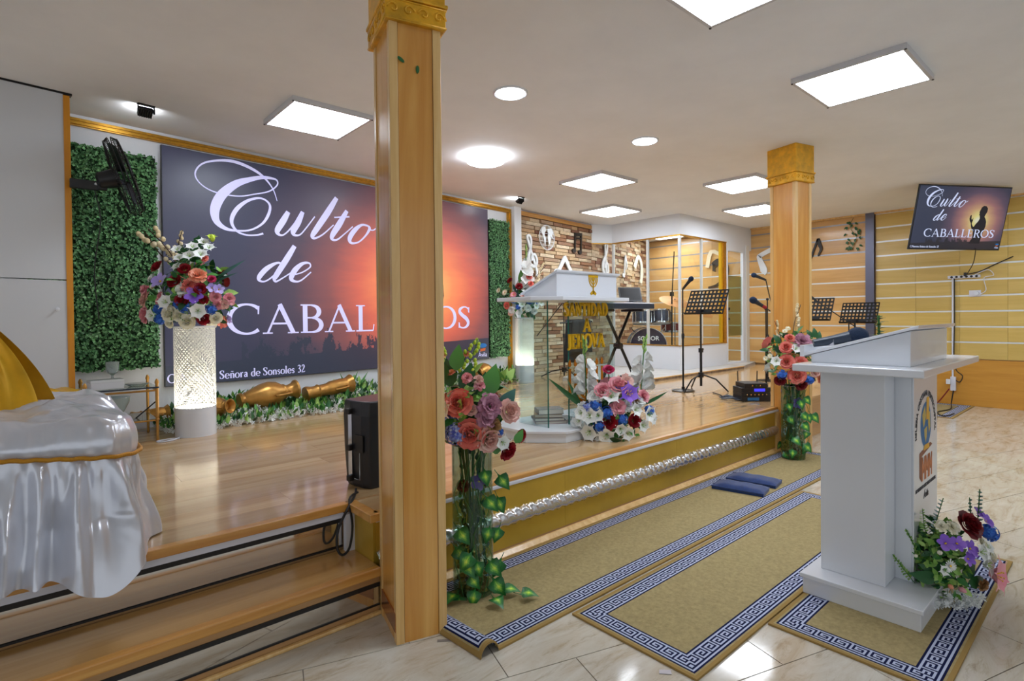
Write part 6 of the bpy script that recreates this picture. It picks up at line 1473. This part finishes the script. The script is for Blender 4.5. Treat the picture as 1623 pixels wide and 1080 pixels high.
# ------------------------------------------------------------------ wall ornaments: notes, clefs, globe
def on_stone(s, z): return tuple(wp(s, .055, z))
plain('foam_white', (232,236,238), .6); plain('note_black', (34,28,24), .5)
def clef(mb, k, y=0, th=.02):
    mb.stroke([(-.02*k,-.50*k,.035*k),(.02*k,-.44*k,.03*k),(.03*k,-.30*k,.03*k),(-.03*k,.40*k,.03*k),(.0,.50*k,.028*k),(.07*k,.47*k,.03*k),(.08*k,.36*k,.03*k),(.0,.20*k,.035*k),(-.13*k,.05*k,.04*k),(-.16*k,-.12*k,.04*k),(-.06*k,-.24*k,.035*k),(.08*k,-.22*k,.035*k),(.13*k,-.10*k,.03*k),(.08*k,.02*k,.03*k),(-.02*k,.0,.03*k),(-.06*k,-.10*k,.025*k)], y, th, 5); return mb
def eighth(mb, k, y=0, th=.02):
    mb.stroke([(0,-.36*k,.03*k),(0,.42*k,.03*k)], y, th); mb.stroke([(0,.42*k,.04*k),(.10*k,.26*k,.05*k),(.20*k,.12*k,.04*k),(.18*k,-.10*k,.015*k)], y, th, 5)
    mb.add([(-.08*k+.11*k*math.cos(a)-.03*k*math.sin(a), y-th*(1 if q else 0), -.38*k+.075*k*math.sin(a)) for q in (1,0) for a in [2*PI*i/16 for i in range(16)]], [tuple(reversed(range(16))), tuple(range(16,32))]+[(i,(i+1) % 16,16+(i+1) % 16,16+i) for i in range(16)]); return mb
def orn(label, mb, mat_, loc, rz, roll=0.0, name='wall_note'):
    o = obj(name, mb, mat_, None, loc, (0, roll, rz)); return tag(o, label, 'wall ornament')
orn('large white treble clef on the stone wall above the far pedestal', clef(MB(), .62), 'foam_white', on_stone(-1.63, 2.22), WA, -.35, 'treble_clef')
mb = MB()
for dx in (-.085, .085):
    mb.stroke([(dx,-.13,.016),(dx,.14,.016)], 0, .02); mb.add([(dx-.03+.05*math.cos(a), -.02*q, -.14+.036*math.sin(a)) for q in (1,0) for a in [2*PI*i/14 for i in range(14)]], [tuple(reversed(range(14))), tuple(range(14,28))]+[(i,(i+1) % 14,14+(i+1) % 14,14+i) for i in range(14)])
mb.stroke([(-.1,.135,.025),(.1,.155,.025)], 0, .02); mb.stroke([(-.085,.07,.012),(.085,.09,.012)], 0, .02)
orn('black pair of beamed notes on the stone wall', mb, 'note_black', on_stone(-.45, 2.52), WA, .05, 'beamed_notes')
mb = MB().stroke([(-.20,-.10,.03),(.0,.16,.035)], 0, .02).stroke([(-.01,.17,.035),(.28,-.22,.035)], 0, .02).add([(-.2+.08*math.cos(a), -.02*q, -.09+.06*math.sin(a)) for q in (1,0) for a in [2*PI*i/14 for i in range(14)]], [tuple(reversed(range(14))), tuple(range(14,28))])
orn('white beamed note on the stone wall just above the clear lectern', mb, 'foam_white', on_stone(-.82, 2.10), WA)
# wire globe with map
gt = thing('wire_globe', 'white wire globe with world map on the stone wall', 'wall ornament', on_stone(-1.27, 2.53), WA)
mb = MB(); RG = .19
for q in range(5):
    e = math.cos(PI*q/10) if q else 1; mb.tube([(RG*e*math.cos(a), -.006, RG*math.sin(a)) for a in [2*PI*i/32 for i in range(32)]], .0035, 4, closed=True)
for zz in (-.12,-.06,0,.06,.12): w = math.sqrt(RG*RG-zz*zz); mb.tube([(-w,-.006,zz),(w,-.006,zz)], .003, 4)
obj('wire_frame', mb, 'foam_white', gt)
for poly in ([(-.13,.14),(-.05,.16),(-.03,.10),(-.07,.06),(-.06,.02),(-.03,-.02),(-.045,-.10),(-.06,-.13),(-.075,-.05),(-.10,.02),(-.15,.08)], [(.0,.13),(.10,.15),(.15,.09),(.12,.05),(.14,.0),(.10,.02),(.06,.05),(.02,.07)], [(.02,.06),(.08,.04),(.09,-.02),(.06,-.11),(.035,-.08),(.01,-.01)]):
    n = len(poly); obj('continent', MB().add([(p[0],-.012,p[1]) for p in poly]+[(p[0],-.006,p[1]) for p in poly], [tuple(range(n)), tuple(reversed(range(n,2*n)))]+[(i,n+i,n+(i+1) % n,(i+1) % n) for i in range(n)]), 'foam_white', gt)
# inside the booth on the stone
BD = Vector((math.cos(B2A), math.sin(B2A), 0)); BN = Vector((math.sin(B2A), -math.cos(B2A), 0))
def on_b(s, z): p = W0+BD*s+BN*.05; return (p.x, p.y, z)
orn('white treble clef on the stone wall seen through the left booth glass', clef(MB(), .78), 'foam_white', on_b(.52, 2.25), B2A, 0, 'treble_clef')
orn('slim white note on the stone wall inside the booth', eighth(MB(), .50), 'foam_white', on_b(1.42, 2.28), B2A, .15)
orn('broad white note outline on the stone wall inside the booth', MB().stroke([(-.2,.0,.05),(.0,.24,.04),(.2,.08,.05),(.18,-.22,.05),(.10,-.25,.03)], 0, .02, 4), 'petal_cream', on_b(2.15, 2.28), B2A, .0)
# on the slat wall (its front looks to -X)
def on_s(y, z): return (XW-.03, y, z)
orn('dark bass clef shape on the slats inside the booth', MB().stroke([(.10,.14,.06),(-.02,.20,.07),(-.14,.08,.07),(-.12,-.12,.05),(.02,-.24,.03),(.2,-.28,.02)][::-1], 0, .02, 5).stroke([(.06,.10,.07),(.11,.10,.06)], 0, .02), 'note_black', on_s(5.30, 2.13), -PI/2, 0, 'bass_clef').scale = (-1,1,1)
orn('pale chevron ornament on the slats inside the booth', MB().stroke([(-.12,-.16,.04),(-.04,.14,.04),(.16,.06,.03)], 0, .02, 3), 'bud_cream', on_s(5.40, 2.40), -PI/2)
orn('white eighth note on the slats left of the far pillar', MB().stroke([(-.05,-.30,.055),(-.03,-.24,.06),(-.11,-.02,.04),(-.09,.02,.04),(.06,.09,.04),(.24,.16,.04)], 0, .02, 4), 'foam_white', on_s(4.40, 2.36), -PI/2)
orn('black eighth note on the slats right of the far pillar', eighth(MB(), .52), 'note_black', on_s(3.60, 2.37), -PI/2, .35)
# ivy strand on the slats
t = thing('ivy_strand', 'short strand of dark ivy hanging on the slat wall', 'ivy', on_s(3.0, 2.85))
obj('vine', MB().tube(smooth_path([(-.01,.0,0),(-.02,.05,-.15),(-.01,-.04,-.32),(-.02,.03,-.5)], 4), .003, 4), 'stem_green', t)
for i in range(30):
    z = -.04-random.random()*.46; put_leaf(t, 'broad_leaf', 'dark', Vector((-.02, random.uniform(-.09,.11), z)), Vector((-.2, random.uniform(-1,1), -.6)), .055, Vector((-1,0,.3)))
# potted greenery seen just over the front lectern
t = thing('leafy_plant', 'small leafy plant showing above the front lectern desk', 'plant', (6.6, 1.75, 0))
obj('pot', MB().lathe([(.001,0),(.13,0),(.16,.30),(.15,.31),(.14,.28),(.001,.28)], 20, cap=False), 'white_lacquer', t, smooth=40)
obj('stem', MB().tube([(0,0,.28),(0,.01,.9),(.01,.02,1.29)], .012, 6), 'stem_green', t)
for i in range(22):
    a = i*2.4; zz = .85+.020*i; put_leaf(t, 'broad_leaf', 'dark' if i % 2 else 'teal', Vector((.0,.01,zz)), Vector((math.cos(a), math.sin(a), .5)), .15-.003*i, VU)
# ------------------------------------------------------------------ sockets and cables on the right wall
ps = thing('power_strip', 'white power strip on the slats below the television', 'power strip', (XW-.02, 1.62, 1.82))
obj('body', MB().box(-.035,-.18,-.02,0,.18,.02), 'white_edge', ps, bevel=.004)
for i in range(6): obj('socket', MB().lathe([(.001,.001),(.015,.001),(.016,0)], 12), 'black_plastic', ps, (-.0352,-.14+i*.055,0), (0,-PI/2,0))
obj('plug', MB().cbox((-.05,-.02,.03),(.03,.03,.05)), 'black_plastic', ps)
w = thing('wall_socket', 'white double wall socket below the power strip', 'socket', (XW-.02, 1.50, 1.58))
obj('plate', MB().box(-.012,-.065,-.045,0,.065,.045), 'white_edge', w, bevel=.004); obj('plug', MB().lathe([(.028,0),(.026,.03),(.001,.032)], 14), 'white_lacquer', w, (-.012,-.02,0), (0,-PI/2,0), smooth=40)
def cable(label, pts, r, m_): o = obj('cable', MB().tube(smooth_path(pts, 5), r, 6), m_); return tag(o, label, 'cable')
xc = XW-.05
o = obj('cable_conduit', MB().box(XW-.045, 1.735, .30, XW-.03, 1.755, 1.83), 'white_edge'); tag(o, 'white cable conduit running down from the power strip', 'conduit')
cable('dark cable running down beside the white conduit', [(xc,1.725,1.80),(xc,1.722,1.2),(xc,1.73,.7),(xc-.02,1.70,.50),(xc-.02,1.63,.42),(xc-.02,1.66,.33),(xc,1.72,.36)], .007, 'black_rubber')
cable('black cable from the power strip rising to the right', [(xc,1.60,1.85),(xc,1.45,1.88),(xc,1.30,1.96),(xc,1.10,2.06)], .007, 'black_rubber')
cable('black cable hanging from the television to the power strip', [(9.0,1.35,2.12),(9.5,1.45,1.98),(xc,1.58,1.86)], .005, 'black_rubber')
cable('white cable looping from the power strip to the wall socket', [(xc,1.50,1.84),(xc,1.36,1.90),(xc,1.30,1.82),(xc,1.40,1.79),(xc,1.38,1.62),(xc,1.46,1.56)], .005, 'white_edge')
lp = thing('socket_block', 'white socket block hanging low on the baseboard with cables', 'power strip', (XW-.05, 1.735, .30))
obj('body', MB().box(-.03,-.03,-.10,.012,.03,.10), 'white_edge', lp, bevel=.004); obj('plug', MB().cbox((-.045,.05,.03),(.05,.05,.07)), 'white_lacquer', lp, bevel=.006)
cable('dark red cable trailing from the low socket block to the mat', [(xc-.03,1.78,.22),(9.6,1.85,.06),(9.3,1.9,.02),(8.9,1.85,.018)], .008, 'petal_darkred')
cable('black cable trailing from the low socket block over the mat', [(xc-.03,1.73,.20),(9.7,1.72,.05),(9.3,1.66,.018),(8.9,1.72,.018),(8.6,1.60,.018),(8.9,1.55,.018)], .008, 'black_rubber')
# ------------------------------------------------------------------ wireless receivers on the stage
plain('display_blue', (50,50,220), .3, est=.9); MT['display_blue'].node_tree.nodes['Principled BSDF'].inputs['Emission Color'].default_value = lin((60,60,255))
plain('display_cyan', (30,110,170), .3)
ra = math.radians(-40)
def unit(z, h, w, label, feat):
    t = thing('receiver_unit', label, 'receiver', (5.66, 2.66, z), ra, 'stacked receivers at the stage edge')
    obj('case', MB().box(-w/2,-.11,0,w/2,.11,h), 'black_plastic', t, bevel=.004)
    if feat == 'disp': obj('display', MB().box(-.02,-.1115,h*.2,.09,-.110,h*.8), 'display_blue', t)
    if feat == 'knobs':
        for i in range(6): obj('knob', MB().lathe([(.008,0),(.007,.014)], 8), 'chrome', t, (-.10+i*.04,-.111,h*.5), (PI/2,0,0))
    if feat == 'cyan': obj('display', MB().box(-.09,-.1115,h*.2,.03,-.110,h*.8), 'display_cyan', t)
    if feat == 'ant':
        for s in (-1, 1): obj('antenna', MB().tube([(s*.10,.09,h*.5),(s*.105,.09,h+.11)], .006, 6), 'black_rubber', t)
        for i in range(3): obj('button', MB().cbox((-.04+i*.04,-.112,h*.5),(.012,.004,.012)), 'stem_green' if i == 1 else 'chrome', t)
unit(HS+.001, .05, .30, 'bottom receiver with cyan lettering at the stage edge', 'cyan')
unit(HS+.052, .042, .30, 'receiver with row of knobs second in the stack', 'knobs')
unit(HS+.095, .045, .30, 'receiver with bright blue display third in the stack', 'disp')
unit(HS+.141, .045, .24, 'small top receiver with black antennas', 'ant')
P = [(5.50+.07*math.cos(a*.9)+.0015*i, 2.80+.13*math.sin(a*.9), HS+.012+.006*(i % 4)) for i, a in enumerate([.35*q for q in range(70)])]
o = obj('cable_coil', MB().tube(P, .006, 5), 'dark_blue_plastic'); tag(o, 'coil of dark cable left of the stacked receivers', 'cable')
cable('black cable lying on the stage from music stand to the coil', [(5.86,3.2,HS+.008),(5.74,3.05,HS+.008),(5.60,2.92,HS+.01)], .006, 'black_rubber')
cable('black cables gathered behind the receivers at the far vase', [(5.80,2.60,HS+.02),(5.86,2.48,HS+.05),(5.75,2.42,HS+.02),(5.84,2.36,HS+.06),(5.92,2.5,HS+.1),(5.82,2.6,HS+.08)], .008, 'black_rubber')
# scraps of paper on the tiles
plain('paper_scrap', (196,190,196), .7); plain('tape_grey', (128,120,114), .7)
o = obj('paper_scrap', MB().add([(-.022,-.011,0),(.022,-.009,.001),(.02,.012,.003),(-.02,.01,.001),(-.022,-.011,.002),(.022,-.009,.003),(.02,.012,.005),(-.02,.01,.003)], [(0,3,2,1),(4,5,6,7),(0,1,5,4),(1,2,6,5),(2,3,7,6),(3,0,4,7)]), 'paper_scrap', None, (1.727,1.135,.0006), (0,0,-.9)); tag(o, 'small crumpled paper scrap at the edge of the middle rug', 'paper')
o = obj('tape_scrap', MB().prism([(-.03,-.008),(.028,-.009),(.03,.008),(.01,.007),(-.029,.009)], 0, .0008), 'tape_grey', None, (1.245,1.845,.0004), (0,0,-.6)); tag(o, 'grey torn tape mark on the tile in front of the near pillar', 'tape')
